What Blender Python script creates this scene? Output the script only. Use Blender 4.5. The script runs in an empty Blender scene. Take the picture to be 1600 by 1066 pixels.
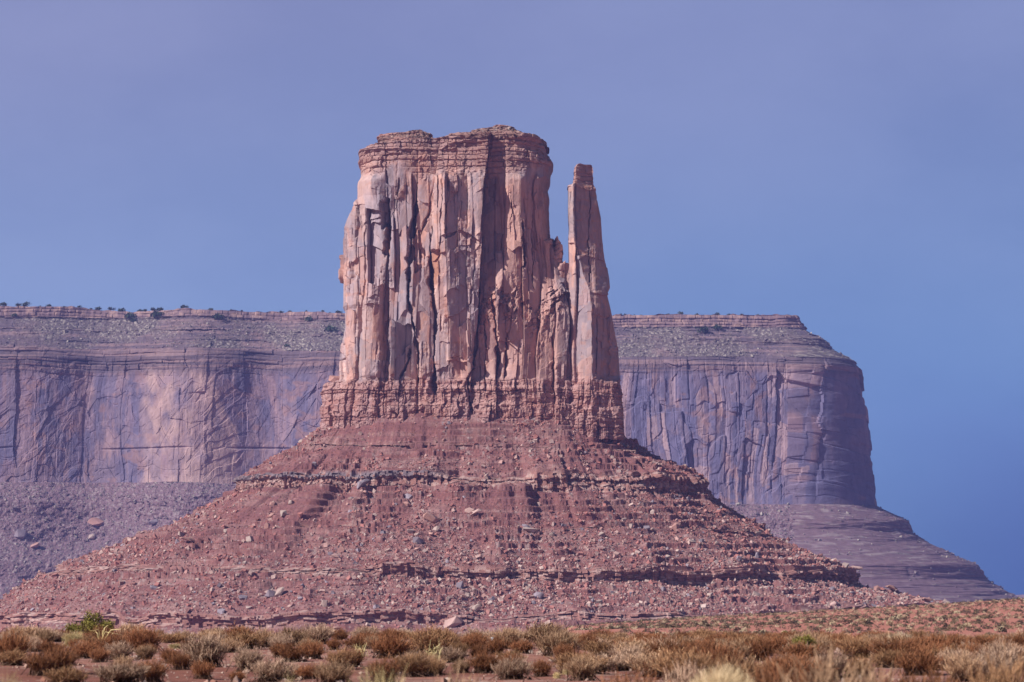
import bpy, bmesh, math, random
import numpy as np
from mathutils import Vector

# ------------------------------------------------------------------ camera, world, sun, exposure
scene = bpy.context.scene
COL = scene.collection
EYE = 1.6                      # eye height above the nominal foreground level (z = 0)
LENS = 107.0
FPX = 1600 * LENS / 36.0       # focal length in pixels of the 1600 px wide photograph
HORIZON = 925.0
PITCH = math.atan((HORIZON - 533) / FPX)
cam = bpy.data.cameras.new("camera")
cam.lens = LENS
cam.sensor_width = 36.0
cam.clip_start = 0.5
cam.clip_end = 40000
cam.dof.use_dof = True
cam.dof.focus_distance = 300.0
cam.dof.aperture_fstop = 3.6
camo = bpy.data.objects.new("camera", cam)
camo.location = (0, 0, EYE)
camo.rotation_euler = (math.pi / 2 + PITCH, 0, 0)
COL.objects.link(camo)
scene.camera = camo

SUN_DIR = Vector((-0.70, -0.44, 0.60)).normalized()     # towards the sun: left, a little behind the camera
SUN_EL = math.asin(SUN_DIR.z)
SUN_ROT = math.atan2(SUN_DIR.x, SUN_DIR.y)

world = bpy.data.worlds.new("World")
scene.world = world
world.use_nodes = True
wn, wl = world.node_tree.nodes, world.node_tree.links
for n in list(wn):
    wn.remove(n)
w_out = wn.new("ShaderNodeOutputWorld")
w_bg = wn.new("ShaderNodeBackground")
SKY_STRENGTH = 0.05
w_bg.inputs["Strength"].default_value = SKY_STRENGTH
sky = wn.new("ShaderNodeTexSky")
sky.sky_type = 'NISHITA'
sky.sun_disc = False
sky.sun_elevation = SUN_EL
sky.sun_rotation = SUN_ROT
sky.altitude = 1600
w_tc = wn.new("ShaderNodeTexCoord")
w_sep = wn.new("ShaderNodeSeparateXYZ")
wl.new(w_tc.outputs["Generated"], w_sep.inputs[0])


def wmap(sock, a, b, smooth=True, lo=0.0, hi=1.0):
    m = wn.new("ShaderNodeMapRange")
    m.interpolation_type = 'SMOOTHSTEP' if smooth else 'LINEAR'
    for k, v in zip(("From Min", "From Max", "To Min", "To Max"), (a, b, lo, hi)):
        m.inputs[k].default_value = v
    wl.new(sock, m.inputs["Value"])
    return m.outputs[0]


def wmix(fac, a, b, blend='MIX'):
    m = wn.new("ShaderNodeMix")
    m.data_type = 'RGBA'
    m.blend_type = blend
    for k, v in ((0, fac), (6, a), (7, b)):
        if isinstance(v, (int, float)):
            m.inputs[k].default_value = v
        elif isinstance(v, tuple):
            m.inputs[k].default_value = (*v, 1.0)
        else:
            wl.new(v, m.inputs[k])
    return m.outputs[2]


def wmath(op, a, b=None):
    m = wn.new("ShaderNodeMath")
    m.operation = op
    for k, v in enumerate((a, b)):
        if v is None:
            continue
        if isinstance(v, (int, float)):
            m.inputs[k].default_value = v
        else:
            wl.new(v, m.inputs[k])
    return m.outputs[0]


# a rain-cloud sheet standing over the far side of the valley, laid out by direction in the sky
w_noise = wn.new("ShaderNodeTexNoise")
w_noise.inputs["Scale"].default_value = 7.0
w_noise.inputs["Detail"].default_value = 3.0
w_noise.inputs["Roughness"].default_value = 0.45
w_map = wn.new("ShaderNodeMapping")
w_map.inputs["Scale"].default_value = (1.0, 1.0, 2.0)
w_map.inputs["Rotation"].default_value = (0, math.radians(25), 0)
wl.new(w_tc.outputs["Generated"], w_map.inputs[0])
wl.new(w_map.outputs[0], w_noise.inputs["Vector"])
K = 1.0 / SKY_STRENGTH


def kc(r, g, b):
    return (r * K, g * K, b * K)


SKY_TOP_LEFT = kc(0.186, 0.214, 0.388)
SKY_TOP_RIGHT = kc(0.168, 0.210, 0.395)
SKY_LOW_LEFT = kc(0.176, 0.268, 0.475)
SKY_LOW_RIGHT = kc(0.112, 0.212, 0.420)
lr = wmap(w_sep.outputs["X"], -0.17, 0.19)
lrn = wmath('ADD', lr, wmath('MULTIPLY', wmath('SUBTRACT', w_noise.outputs["Fac"], 0.5), 0.5))
up = wmap(wmath('ADD', w_sep.outputs["Z"], wmath('MULTIPLY', wmath('SUBTRACT', w_noise.outputs["Fac"], 0.5), 0.06)), 0.05, 0.20)
storm = wmix(up, wmix(lrn, SKY_LOW_LEFT, SKY_LOW_RIGHT), wmix(lrn, SKY_TOP_LEFT, SKY_TOP_RIGHT))
dark = wmath('MULTIPLY', wmap(w_sep.outputs["Z"], 0.085, 0.0), wmap(w_sep.outputs["X"], 0.08, 0.175))
storm = wmix(dark, storm, kc(0.045, 0.100, 0.265))
w_n2 = wn.new("ShaderNodeTexNoise")
w_n2.inputs["Scale"].default_value = 7.0
w_n2.inputs["Detail"].default_value = 5.0
w_n2.inputs["Roughness"].default_value = 0.55
wl.new(w_map.outputs[0], w_n2.inputs["Vector"])
storm = wmix(1.0, storm, wmix(wmap(w_n2.outputs["Fac"], 0.3, 0.7), (0.88, 0.89, 0.92), (1.06, 1.05, 1.02)), 'MULTIPLY')
mask = wmath('MULTIPLY', wmap(w_sep.outputs["Y"], 0.55, 0.9), wmap(w_sep.outputs["Z"], 0.6, 0.35))
wl.new(wmix(mask, sky.outputs[0], storm), w_bg.inputs["Color"])
wl.new(w_bg.outputs[0], w_out.inputs["Surface"])

sun = bpy.data.lights.new("sun", 'SUN')
sun.energy = 5.0
sun.angle = math.radians(0.5)
sun.color = (1.0, 0.94, 0.87)
suno = bpy.data.objects.new("sun", sun)
suno.rotation_euler = SUN_DIR.to_track_quat('Z', 'Y').to_euler()
COL.objects.link(suno)

scene.view_settings.view_transform = 'Standard'
scene.view_settings.look = 'None'
scene.view_settings.exposure = 0.47
scene.view_settings.gamma = 1.0
scene.cycles.max_bounces = 6
scene.cycles.diffuse_bounces = 3
scene.cycles.volume_bounces = 0
scene.cycles.use_denoising = True
HAZE_DENSITY = 4.6e-5
HAZE_COLOR = (0.30, 0.35, 1.0)

# ------------------------------------------------------------------ numeric helpers
CP, SP = math.cos(PITCH), math.sin(PITCH)


def p2w(x, y, D):
    """picture point (1600 px frame) on the plane Y = D -> world X, Z"""
    x = np.asarray(x, float)
    y = np.asarray(y, float)
    den = FPX * CP - (533 - y) * SP
    return D * (x - 800) / den, EYE + D * (FPX * SP + (533 - y) * CP) / den


def w2p(X, Y, Z):
    zc = Z - EYE
    f = Y * CP + zc * SP
    u = -Y * SP + zc * CP
    return 800 + FPX * X / f, 533 - FPX * u / f


def _hash(ix, iy, iz, seed):
    with np.errstate(over='ignore'):
        h = (ix.astype(np.int64).astype(np.uint32) * np.uint32(374761393)
             + iy.astype(np.int64).astype(np.uint32) * np.uint32(668265263)
             + iz.astype(np.int64).astype(np.uint32) * np.uint32(2147483647 - 5)
             + np.uint32((seed * 974634777 + 12345) & 0xFFFFFFFF))
        h = (h ^ (h >> np.uint32(13))) * np.uint32(1274126177)
        h = (h ^ (h >> np.uint32(16))) * np.uint32(2246822519)
        h = h ^ (h >> np.uint32(13))
    return h.astype(np.float64) / 4294967296.0


def H1(i, seed):
    i = np.asarray(i)
    z = np.zeros_like(i)
    return _hash(i, z, z, seed)


def H2(i, j, seed):
    i, j = np.broadcast_arrays(np.asarray(i), np.asarray(j))
    return _hash(i, j, np.zeros_like(i), seed)


def vn(x, y, seed=0, z=None):
    """value noise in [-1, 1]"""
    x, y = np.broadcast_arrays(np.asarray(x, float), np.asarray(y, float))
    ix, iy = np.floor(x), np.floor(y)
    fx, fy = x - ix, y - iy
    fx = fx * fx * (3 - 2 * fx)
    fy = fy * fy * (3 - 2 * fy)
    if z is None:
        iz0 = np.zeros_like(ix)
        a = _hash(ix, iy, iz0, seed)
        b = _hash(ix + 1, iy, iz0, seed)
        c = _hash(ix, iy + 1, iz0, seed)
        d = _hash(ix + 1, iy + 1, iz0, seed)
        return 2 * ((a * (1 - fx) + b * fx) * (1 - fy) + (c * (1 - fx) + d * fx) * fy) - 1
    z = np.broadcast_to(np.asarray(z, float), x.shape)
    iz = np.floor(z)
    fz = z - iz
    fz = fz * fz * (3 - 2 * fz)
    r = 0
    for dz, wz in ((0, 1 - fz), (1, fz)):
        a = _hash(ix, iy, iz + dz, seed)
        b = _hash(ix + 1, iy, iz + dz, seed)
        c = _hash(ix, iy + 1, iz + dz, seed)
        d = _hash(ix + 1, iy + 1, iz + dz, seed)
        r = r + wz * ((a * (1 - fx) + b * fx) * (1 - fy) + (c * (1 - fx) + d * fx) * fy)
    return 2 * r - 1


def fbm(x, y, octv=4, seed=0, z=None, gain=0.5):
    s, a, t = 0, 1.0, 0
    for o in range(octv):
        f = 2.03 ** o
        s = s + a * vn(x * f, y * f, seed + 17 * o, None if z is None else z * f)
        t += a
        a *= gain
    return s / t


def ss(a, b, x):
    t = np.clip((x - a) / (b - a), 0, 1)
    return t * t * (3 - 2 * t)


def cells(x, y, w, ylen, seed, jit=0.55, skew=0.35):
    """vertical fracture blocks: returns (random a, random b, u in -.5..+.5, distance to side joint, distance to bed joint)"""
    q = x / w
    i = np.floor(q)
    lo = i + jit * H1(i, seed)
    hi = i + 1 + jit * H1(i + 1, seed)
    i = np.where(q < lo, i - 1, np.where(q > hi, i + 1, i))
    lo = i + jit * H1(i, seed)
    hi = i + 1 + jit * H1(i + 1, seed)
    u = (q - lo) / (hi - lo) - 0.5
    ly = ylen * (0.6 + 0.9 * H1(i, seed + 1))
    v = y / ly + 37 * H1(i, seed + 2) + u * skew * w / ly * (H1(i, seed + 3) - 0.5) * 6
    k = np.floor(v)
    fv = v - k
    return (H2(i, k, seed + 4), H2(i, k, seed + 5), u, np.minimum(u + 0.5, 0.5 - u) * (hi - lo) * w,
            np.minimum(fv, 1 - fv) * ly)


def interp_rows(tab_y, tab_v, y):
    return np.interp(y, tab_y, tab_v)


# ------------------------------------------------------------------ object helpers
def tag(o, label=None, cat=None, group=None, kind=None):
    if label:
        o["label"] = label
    if cat:
        o["category"] = cat
    if group:
        o["group"] = group
    if kind:
        o["kind"] = kind
    return o


def link(o, parent=None):
    COL.objects.link(o)
    if parent is not None:
        o.parent = parent
    return o


def empty(name, loc=(0, 0, 0)):
    o = bpy.data.objects.new(name, None)
    o.location = loc
    o.empty_display_size = 0.2
    return link(o)


def raw_mesh(name, V, loops, starts, totals, mat, tint=None, flat=True):
    me = bpy.data.meshes.new(name)
    V = np.ascontiguousarray(V, dtype=np.float32).reshape(-1, 3)
    me.vertices.add(len(V))
    me.vertices.foreach_set("co", V.ravel())
    me.loops.add(len(loops))
    me.loops.foreach_set("vertex_index", np.asarray(loops, dtype=np.int32))
    me.polygons.add(len(starts))
    me.polygons.foreach_set("loop_start", np.asarray(starts, dtype=np.int32))
    me.polygons.foreach_set("loop_total", np.asarray(totals, dtype=np.int32))
    if tint is not None:
        t = np.ones((len(V), 4), np.float32)
        t[:, :3] = np.asarray(tint).reshape(-1, 3)
        at = me.attributes.new("tint", 'FLOAT_COLOR', 'POINT')
        at.data.foreach_set("color", t.ravel())
    me.update(calc_edges=True)
    me.validate()
    if flat:
        me.shade_flat()
    if mat is not None:
        me.materials.append(mat)
    return me


def quad_mesh(name, V, Q, mat, tint=None, flat=True):
    Q = np.asarray(Q, dtype=np.int32)
    n = len(Q)
    return raw_mesh(name, V, Q.ravel(), np.arange(n) * 4, np.full(n, 4), mat, tint, flat)


def grid_faces(n, m, wrap=False):
    """rows n, columns m"""
    i = np.arange(n - 1)[:, None]
    j = np.arange(m if wrap else m - 1)[None, :]
    j2 = (j + 1) % m
    a = i * m + j
    b = i * m + j2
    c = (i + 1) * m + j2
    d = (i + 1) * m + j
    return np.stack([a, b, c, d], -1).reshape(-1, 4)


def obj(name, me, parent=None, loc=None):
    o = bpy.data.objects.new(name, me)
    if loc is not None:
        o.location = loc
    return link(o, parent)


# ------------------------------------------------------------------ materials
def new_mat(name):
    m = bpy.data.materials.new(name)
    m.use_nodes = True
    nt = m.node_tree
    b = nt.nodes["Principled BSDF"]
    b.inputs["Roughness"].default_value = 0.92
    b.inputs["Specular IOR Level"].default_value = 0.12
    return m, nt, b


def rock_mat(name, scale=(0.25, 0.25, 0.25), bump=1.0, bump_dist=0.6, lo=0.72, hi=1.28, streak=None, spec=None, base=None):
    m, nt, b = new_mat(name)
    N, L = nt.nodes, nt.links
    tc = N.new("ShaderNodeTexCoord")
    mp = N.new("ShaderNodeMapping")
    mp.inputs["Scale"].default_value = scale
    L.new(tc.outputs["Object"], mp.inputs[0])
    nz = N.new("ShaderNodeTexNoise")
    nz.inputs["Scale"].default_value = 1.0
    nz.inputs["Detail"].default_value = 7
    nz.inputs["Roughness"].default_value = 0.65
    L.new(mp.outputs[0], nz.inputs["Vector"])
    mr = N.new("ShaderNodeMapRange")
    mr.inputs["From Min"].default_value = 0.3
    mr.inputs["From Max"].default_value = 0.7
    mr.inputs["To Min"].default_value = lo
    mr.inputs["To Max"].default_value = hi
    L.new(nz.outputs["Fac"], mr.inputs["Value"])
    if base is None:
        at = N.new("ShaderNodeAttribute")
        at.attribute_name = "tint"
        col = at.outputs["Color"]
    else:
        rgb = N.new("ShaderNodeRGB")
        rgb.outputs[0].default_value = (*base, 1)
        col = rgb.outputs[0]
    vm = N.new("ShaderNodeVectorMath")
    vm.operation = 'SCALE'
    L.new(col, vm.inputs[0])
    L.new(mr.outputs[0], vm.inputs["Scale"])
    L.new(vm.outputs[0], b.inputs["Base Color"])
    bp = N.new("ShaderNodeBump")
    bp.inputs["Strength"].default_value = bump
    bp.inputs["Distance"].default_value = bump_dist
    L.new(nz.outputs["Fac"], bp.inputs["Height"])
    L.new(bp.outputs[0], b.inputs["Normal"])
    return m


M_CLIFF = rock_mat("sandstone_cliff", (0.35, 0.35, 0.12), 0.7, 0.8, 0.82, 1.18)
M_TALUS = rock_mat("red_talus", (0.5, 0.5, 0.5), 0.9, 1.0, 0.75, 1.25)
M_MESA = rock_mat("far_sandstone", (0.12, 0.12, 0.05), 0.7, 1.5, 0.80, 1.20)
M_STONE = rock_mat("loose_stone", (0.8, 0.8, 0.8), 0.6, 0.3, 0.75, 1.25)
M_SOIL = rock_mat("desert_soil", (2.2, 2.2, 2.2), 0.8, 0.10, 0.70, 1.30)


def plant_mat(name, var=0.25, trans=0.25):
    m, nt, b = new_mat(name)
    N, L = nt.nodes, nt.links
    at = N.new("ShaderNodeAttribute")
    at.attribute_name = "tint"
    oi = N.new("ShaderNodeObjectInfo")
    mr = N.new("ShaderNodeMapRange")
    mr.inputs["To Min"].default_value = 1 - var
    mr.inputs["To Max"].default_value = 1 + var
    L.new(oi.outputs["Random"], mr.inputs["Value"])
    vm = N.new("ShaderNodeVectorMath")
    vm.operation = 'SCALE'
    L.new(at.outputs["Color"], vm.inputs[0])
    L.new(mr.outputs[0], vm.inputs["Scale"])
    L.new(vm.outputs[0], b.inputs["Base Color"])
    b.inputs["Roughness"].default_value = 0.8
    return m


M_PLANT = plant_mat("dry_plant")

# ------------------------------------------------------------------ haze (air between the camera and the far rock)
hz_mat = bpy.data.materials.new("air")
hz_mat.use_nodes = True
hn = hz_mat.node_tree
for n in list(hn.nodes):
    hn.nodes.remove(n)
ho = hn.nodes.new("ShaderNodeOutputMaterial")
hv = hn.nodes.new("ShaderNodeVolumePrincipled")
hv.inputs["Color"].default_value = (*HAZE_COLOR, 1)
hv.inputs["Density"].default_value = HAZE_DENSITY
hv.inputs["Anisotropy"].default_value = 0.0
hn.links.new(hv.outputs[0], ho.inputs["Volume"])
HB = (-8200.0, 8200.0, -8200.0, 8200.0, -42.0, 470.0)
xs, ys, zs = HB[:2], HB[2:4], HB[4:]
hV = [(x, y, z) for z in zs for y in ys for x in xs]
hQ = [(0, 2, 3, 1), (4, 5, 7, 6), (0, 1, 5, 4), (1, 3, 7, 5), (3, 2, 6, 7), (2, 0, 4, 6)]
tag(obj("haze", quad_mesh("haze", hV, hQ, hz_mat)), kind="stuff")

# ------------------------------------------------------------------ colours (linear albedo)
C_SALMON = np.array((0.425, 0.245, 0.210))
C_PINK = np.array((0.475, 0.318, 0.292))
C_VARN = np.array((0.285, 0.235, 0.275))
C_RUST = np.array((0.40, 0.185, 0.12))
C_BED = np.array((0.31, 0.17, 0.15))
C_TALUS = np.array((0.225, 0.095, 0.085))
C_PALE = np.array((0.43, 0.325, 0.295))
C_CAPDK = np.array((0.25, 0.15, 0.13))


def mixc(a, b, t):
    t = np.clip(t, 0, 1)[..., None]
    return a * (1 - t) + b * t


# ------------------------------------------------------------------ rock lofts (butte block, spire, pinnacles, caprock)
BD = 2000.0          # distance of the butte
KB = BD / FPX        # metres per photo pixel there


def loft(rows, edge_tab, yc, b, nexp, S, disp, front_w=5.0):
    """rows: picture rows bottom->top; edge_tab: list of (row, left px, right px); returns world points (n, S, 3) and px coords"""
    e = sorted(edge_tab)
    ey = [t[0] for t in e]
    xl = np.interp(rows, ey, [t[1] for t in e])
    xr = np.interp(rows, ey, [t[2] for t in e])
    Xl, Z = p2w(xl, rows, BD + yc)
    Xr, _ = p2w(xr, rows, BD + yc)
    bb = b(rows) if callable(b) else np.full(len(rows), float(b))
    a = (Xr - Xl) / 2
    am, bm = a.mean(), bb.mean()
    ph = np.linspace(-math.pi, math.pi, 6001)
    cx = np.sign(np.cos(ph)) * np.abs(np.cos(ph)) ** (2 / nexp) * am
    cy = np.sign(np.sin(ph)) * np.abs(np.sin(ph)) ** (2 / nexp) * bm
    seg = np.hypot(np.diff(cx), np.diff(cy)) * np.where(np.sin((ph[1:] + ph[:-1]) / 2) < 0.02, front_w, 1.0)
    cum = np.concatenate([[0], np.cumsum(seg)])
    pj = np.interp(np.arange(S) / S * cum[-1], cum, ph)
    c, s = np.cos(pj)[None, :], np.sin(pj)[None, :]
    e2 = 2 / nexp
    X = ((Xl + Xr) / 2)[:, None] + a[:, None] * np.sign(c) * np.abs(c) ** e2
    Y = BD + yc + bb[:, None] * np.sign(s) * np.abs(s) ** e2
    Zg = np.repeat(Z[:, None], S, 1)
    nx = np.sign(c) * np.abs(c) ** (2 - e2) / np.maximum(a[:, None], 0.5)
    ny = np.sign(s) * np.abs(s) ** (2 - e2) / np.maximum(bb[:, None], 0.5)
    nl = np.hypot(nx, ny) + 1e-9
    nx, ny = nx / nl, ny / nl
    xf, yf = w2p(X, Y, Zg)
    xf = np.where(ny > 0.35, xf + 2000, xf)        # the unseen far side gets its own pattern
    yr = np.repeat(np.asarray(rows)[:, None], S, 1)
    out = disp(xf, yr, nx, ny)
    d, tint, dz = out[:3]
    if len(out) > 3:        # a face turned about a vertical ridge: pushed back across the front only
        Y = Y + out[3] * np.where(s < 0, np.abs(s) ** e2, 0)
    V = np.stack([X + nx * d, Y + ny * d, Zg + dz], -1)
    return V, tint


def cap_mesh(name, V, tint, mat):
    n, m, _ = V.shape
    Q = grid_faces(n, m, True)
    ctr = V[-1].mean(0)
    base = n * m
    Vf = np.concatenate([V.reshape(-1, 3), ctr[None]])
    tf = np.concatenate([tint.reshape(-1, 3), tint[-1].mean(0)[None]])
    top = (n - 1) * m
    j = np.arange(m)
    T = np.stack([top + j, top + (j + 1) % m, np.full(m, base)], -1)
    loops = np.concatenate([Q.ravel(), T.ravel()])
    nq, nt_ = len(Q), len(T)
    starts = np.concatenate([np.arange(nq) * 4, nq * 4 + np.arange(nt_) * 3])
    totals = np.concatenate([np.full(nq, 4), np.full(nt_, 3)])
    return raw_mesh(name, Vf, loops, starts, totals, mat, tf)


def notch(x, y, pts, hw, depth):
    py = np.array([p[1] for p in pts], float)
    px = np.array([p[0] for p in pts], float)
    sd = int(abs(px[0] * 7 + py[0] * 3)) % 9973
    xi = np.interp(y, py, px)
    yq = np.floor(y / 7.0 + 0.7 * vn(y / 11, y * 0, sd))
    xi = xi + 2.0 * (H1(yq, sd) - 0.5) + 1.6 * vn(y / 19, y * 0, sd + 1)
    if np.isscalar(hw):
        w = hw
    else:
        w = np.interp(y, py, hw)
    w = w * np.clip(0.85 + 0.9 * vn(y / 13, y * 0, sd + 2) + 0.5 * (H1(yq, sd + 3) - 0.5), 0.3, 1.7)
    end = ss(py[0] - 4, py[0] + 5, y) * (1 - ss(py[-1] - 5, py[-1] + 4, y))
    return -depth * np.exp(-(np.abs(x - xi) / w) ** 4) * end


def panel(x, y, x0, x1, y0, y1, depth, soft=1.2, lean=0.0):
    sd = int(abs(x0 * 5 + y0 * 11)) % 9973
    xx = x - lean * (y - y0) + 2.2 * vn(y / 8, x / 30, sd) + 1.5 * (H1(np.floor(y / 6), sd) - 0.5)
    y = y + 4.0 * vn(x / 6, x * 0, sd + 1) + 0.05 * (x - (x0 + x1) / 2) ** 2
    return -depth * ss(x0 - soft, x0 + soft, xx) * (1 - ss(x1 - soft, x1 + soft, xx)) * ss(y0 - soft, y0 + soft, y) * (1 - ss(y1 - 6, y1 + 6, y))


def overhang(x, y, pts, d, fade):
    """rock above the line stands d proud of the rock below it, tapering back upwards"""
    px = [p[0] for p in pts]
    py = [p[1] for p in pts]
    li = np.interp(x, px, py)
    t = li - y
    ends = ss(px[0] - 1, px[0] + 6, x) * (1 - ss(px[-1] - 6, px[-1] + 1, x))
    return d * ends * (t > 0) * np.exp(-np.maximum(t, 0) / fade)


def beds(x, y, edges, seed, amp, blockw, recess, lw=1.0, wav=1.5):
    """horizontal strata: block-jointed beds of unequal stand-out with recessed bedding joints"""
    yy = y + wav * vn(x / 60, y * 0, seed) + 0.5 * vn(x / 9, y / 9, seed + 1)
    e = np.asarray(edges, float)
    k = np.searchsorted(e, yy)
    ek = np.concatenate([[e[0] - 9], e, [e[-1] + 9]])
    dist = np.minimum(np.abs(yy - ek[k]), np.abs(ek[np.minimum(k + 1, len(ek) - 1)] - yy))
    q = x / (blockw * (0.7 + 0.8 * H1(k, seed + 9))) + 11 * H1(k, seed + 2)
    i = np.floor(q)
    f = q - i
    off = (H1(k, seed + 3) - 0.5) * 2 * amp * 0.8 + (H2(i, k, seed + 4) - 0.5) * 2 * amp * 0.7
    off = off + (H2(i, k, seed + 6) - 0.5) * amp * 1.2 * (f - 0.5)
    j = np.minimum(f, 1 - f) * blockw
    r = recess * (0.3 + 1.0 * H1(k, seed + 7)) * np.exp(-(dist / lw) ** 2) * (0.45 + 0.55 * ss(-0.3, 0.3, vn(x / 25, k * 3.1, seed + 8)))
    return off - r - 0.5 * recess * np.exp(-(j / 0.9) ** 2) * (H2(i, k, seed + 5) > 0.72)


# main pillars of the block: joints traced down the face, (rows) x per row
PR = [215, 330, 400, 450, 500, 560, 600, 665]
PB = [
    [548, 561, 558, 558, 563, 561, 554, 553],
    [600, 604, 607, 601, 597, 596, 593, 592],
    [625, 618, 609, 608, 608, 608, 606, 606],
    [655, 652, 642, 639, 638, 650, 654, 654],
    [690, 676, 673, 678, 680, 679, 678, 676],
    [768, 753, 752, 750, 748, 740, 736, 734],
    [790, 790, 788, 785, 779, 776, 775, 775],
    [822, 824, 818, 816, 800, 792, 790, 790],
    [852, 858, 858, 850, 845, 838, 838, 838],
    [864, 866, 868, 866, 866, 866, 866, 866],
]
PO = [  # stand-out in metres of each pillar (left of first joint ... right of last)
    [0, 0, 1, 1, 1, 1, 1, 1],
    [0, 0.5, 2, 1.5, 1, 1, 1, 1],
    [0, 0, -2, -1.5, -2.5, -2.5, -1, 0],
    [1, 1, 2, 2, 1.5, 0, 0, 0],
    [1, 1, 1, 1, 1.5, 2, 1, 0.5],
    [9, 11, 11.5, 9, 5.5, 4, 3, 2],
    [-2, -9, -6.5, 0.5, 2.5, 2.5, 2, 1.5],
    [2, 0.5, 1.5, 2, 0, 0, 1, 1],
    [1, -0.5, -1, -1, 1, 1.5, 1.5, 1],
    [-2, -3, -3, -2, 3.5, 4, 3, 2],
    [-6, -8, -8, -6, 1.5, 2, 2, 2],
]
PT = [0.00, 0.10, 0.0, -0.10, -0.08, 0.06, 0.24, 0.02, -0.05, -0.12, -0.25]


def face_layers(xf, yr, zone, seed, k=1.0):
    d = np.zeros_like(xf)
    wx = xf + 6 * vn(xf / 50, yr / 110, seed + 50) + 0.7 * vn(xf / 7, yr / 14, seed + 51)
    wy = yr + 5 * vn(xf / 10, yr / 30, seed + 52)
    m1 = 0.25 + 0.75 * ss(-0.15, 0.2, fbm(xf / 45, yr / 70, 2, seed + 53))
    m2 = ss(0.0, 0.3, fbm(xf / 30, yr / 40, 2, seed + 54))
    ids = None
    for w, yl, a, tl, ck, mk in ((40, 150, 1.9, 0.24, 0.9, 1.0), (17, 60, 1.0, 0.24, 0.8, m1), (7, 22, 0.6, 0.20, 0.5, m2)):
        r1, r2, u, dj, db = cells(wx, wy, w, yl, seed + w)
        d += zone * k * mk * ((r1 - 0.5) * 2 * a + (r2 - 0.5) * 2 * tl * u * w - ck * np.exp(-(dj / 0.7) ** 4) * (r2 > 0.5))
        ids = (ids or []) + [r1, r2]
    d += k * (0.3 * fbm(xf / 30, yr / 50, 3, seed + 60) + (0.12 + 0.35 * m2) * fbm(xf / 4, yr / 5, 3, seed + 61))
    return d, ids


def slab_tint(t, ids):
    """every fracture block has its own weathering: fresh pink, salmon or dark desert varnish"""
    for a, b, m in ((ids[0], ids[1], 0.62), (ids[2], ids[3], 0.55), (ids[4], ids[5], 0.3)):
        q1 = (a * 13.7 + b * 3.1) % 1.0
        t = mixc(t, C_VARN, m * (q1 > 0.76))
        t = mixc(t, C_VARN * 0.6, 0.8 * m * ((q1 > 0.60) & (q1 < 0.76)))
        t = mixc(t, C_PINK * 1.05, m * (q1 < 0.2))
        t = mixc(t, C_SALMON * np.array((0.98, 0.88, 0.84)), m * ((q1 > 0.2) & (q1 < 0.36)))
    return t


def cliff_tint(xf, yr, seed, ids):
    base = mixc(C_SALMON, C_PINK, ss(-0.3, 0.4, fbm(xf / 35, yr / 60, 3, seed)))
    base = slab_tint(base, ids)
    v = fbm(xf / 16, yr / 40, 4, seed + 5) * 0.8 + 0.2 * fbm(xf / 2.5, yr / 60, 2, seed + 6)
    r = fbm(xf / 14, yr / 9, 4, seed + 8)
    t = mixc(base, C_VARN * 0.85, 0.55 * ss(0.12, 0.42, v))
    return mixc(t, C_RUST, 0.35 * ss(0.3, 0.6, r))


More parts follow.
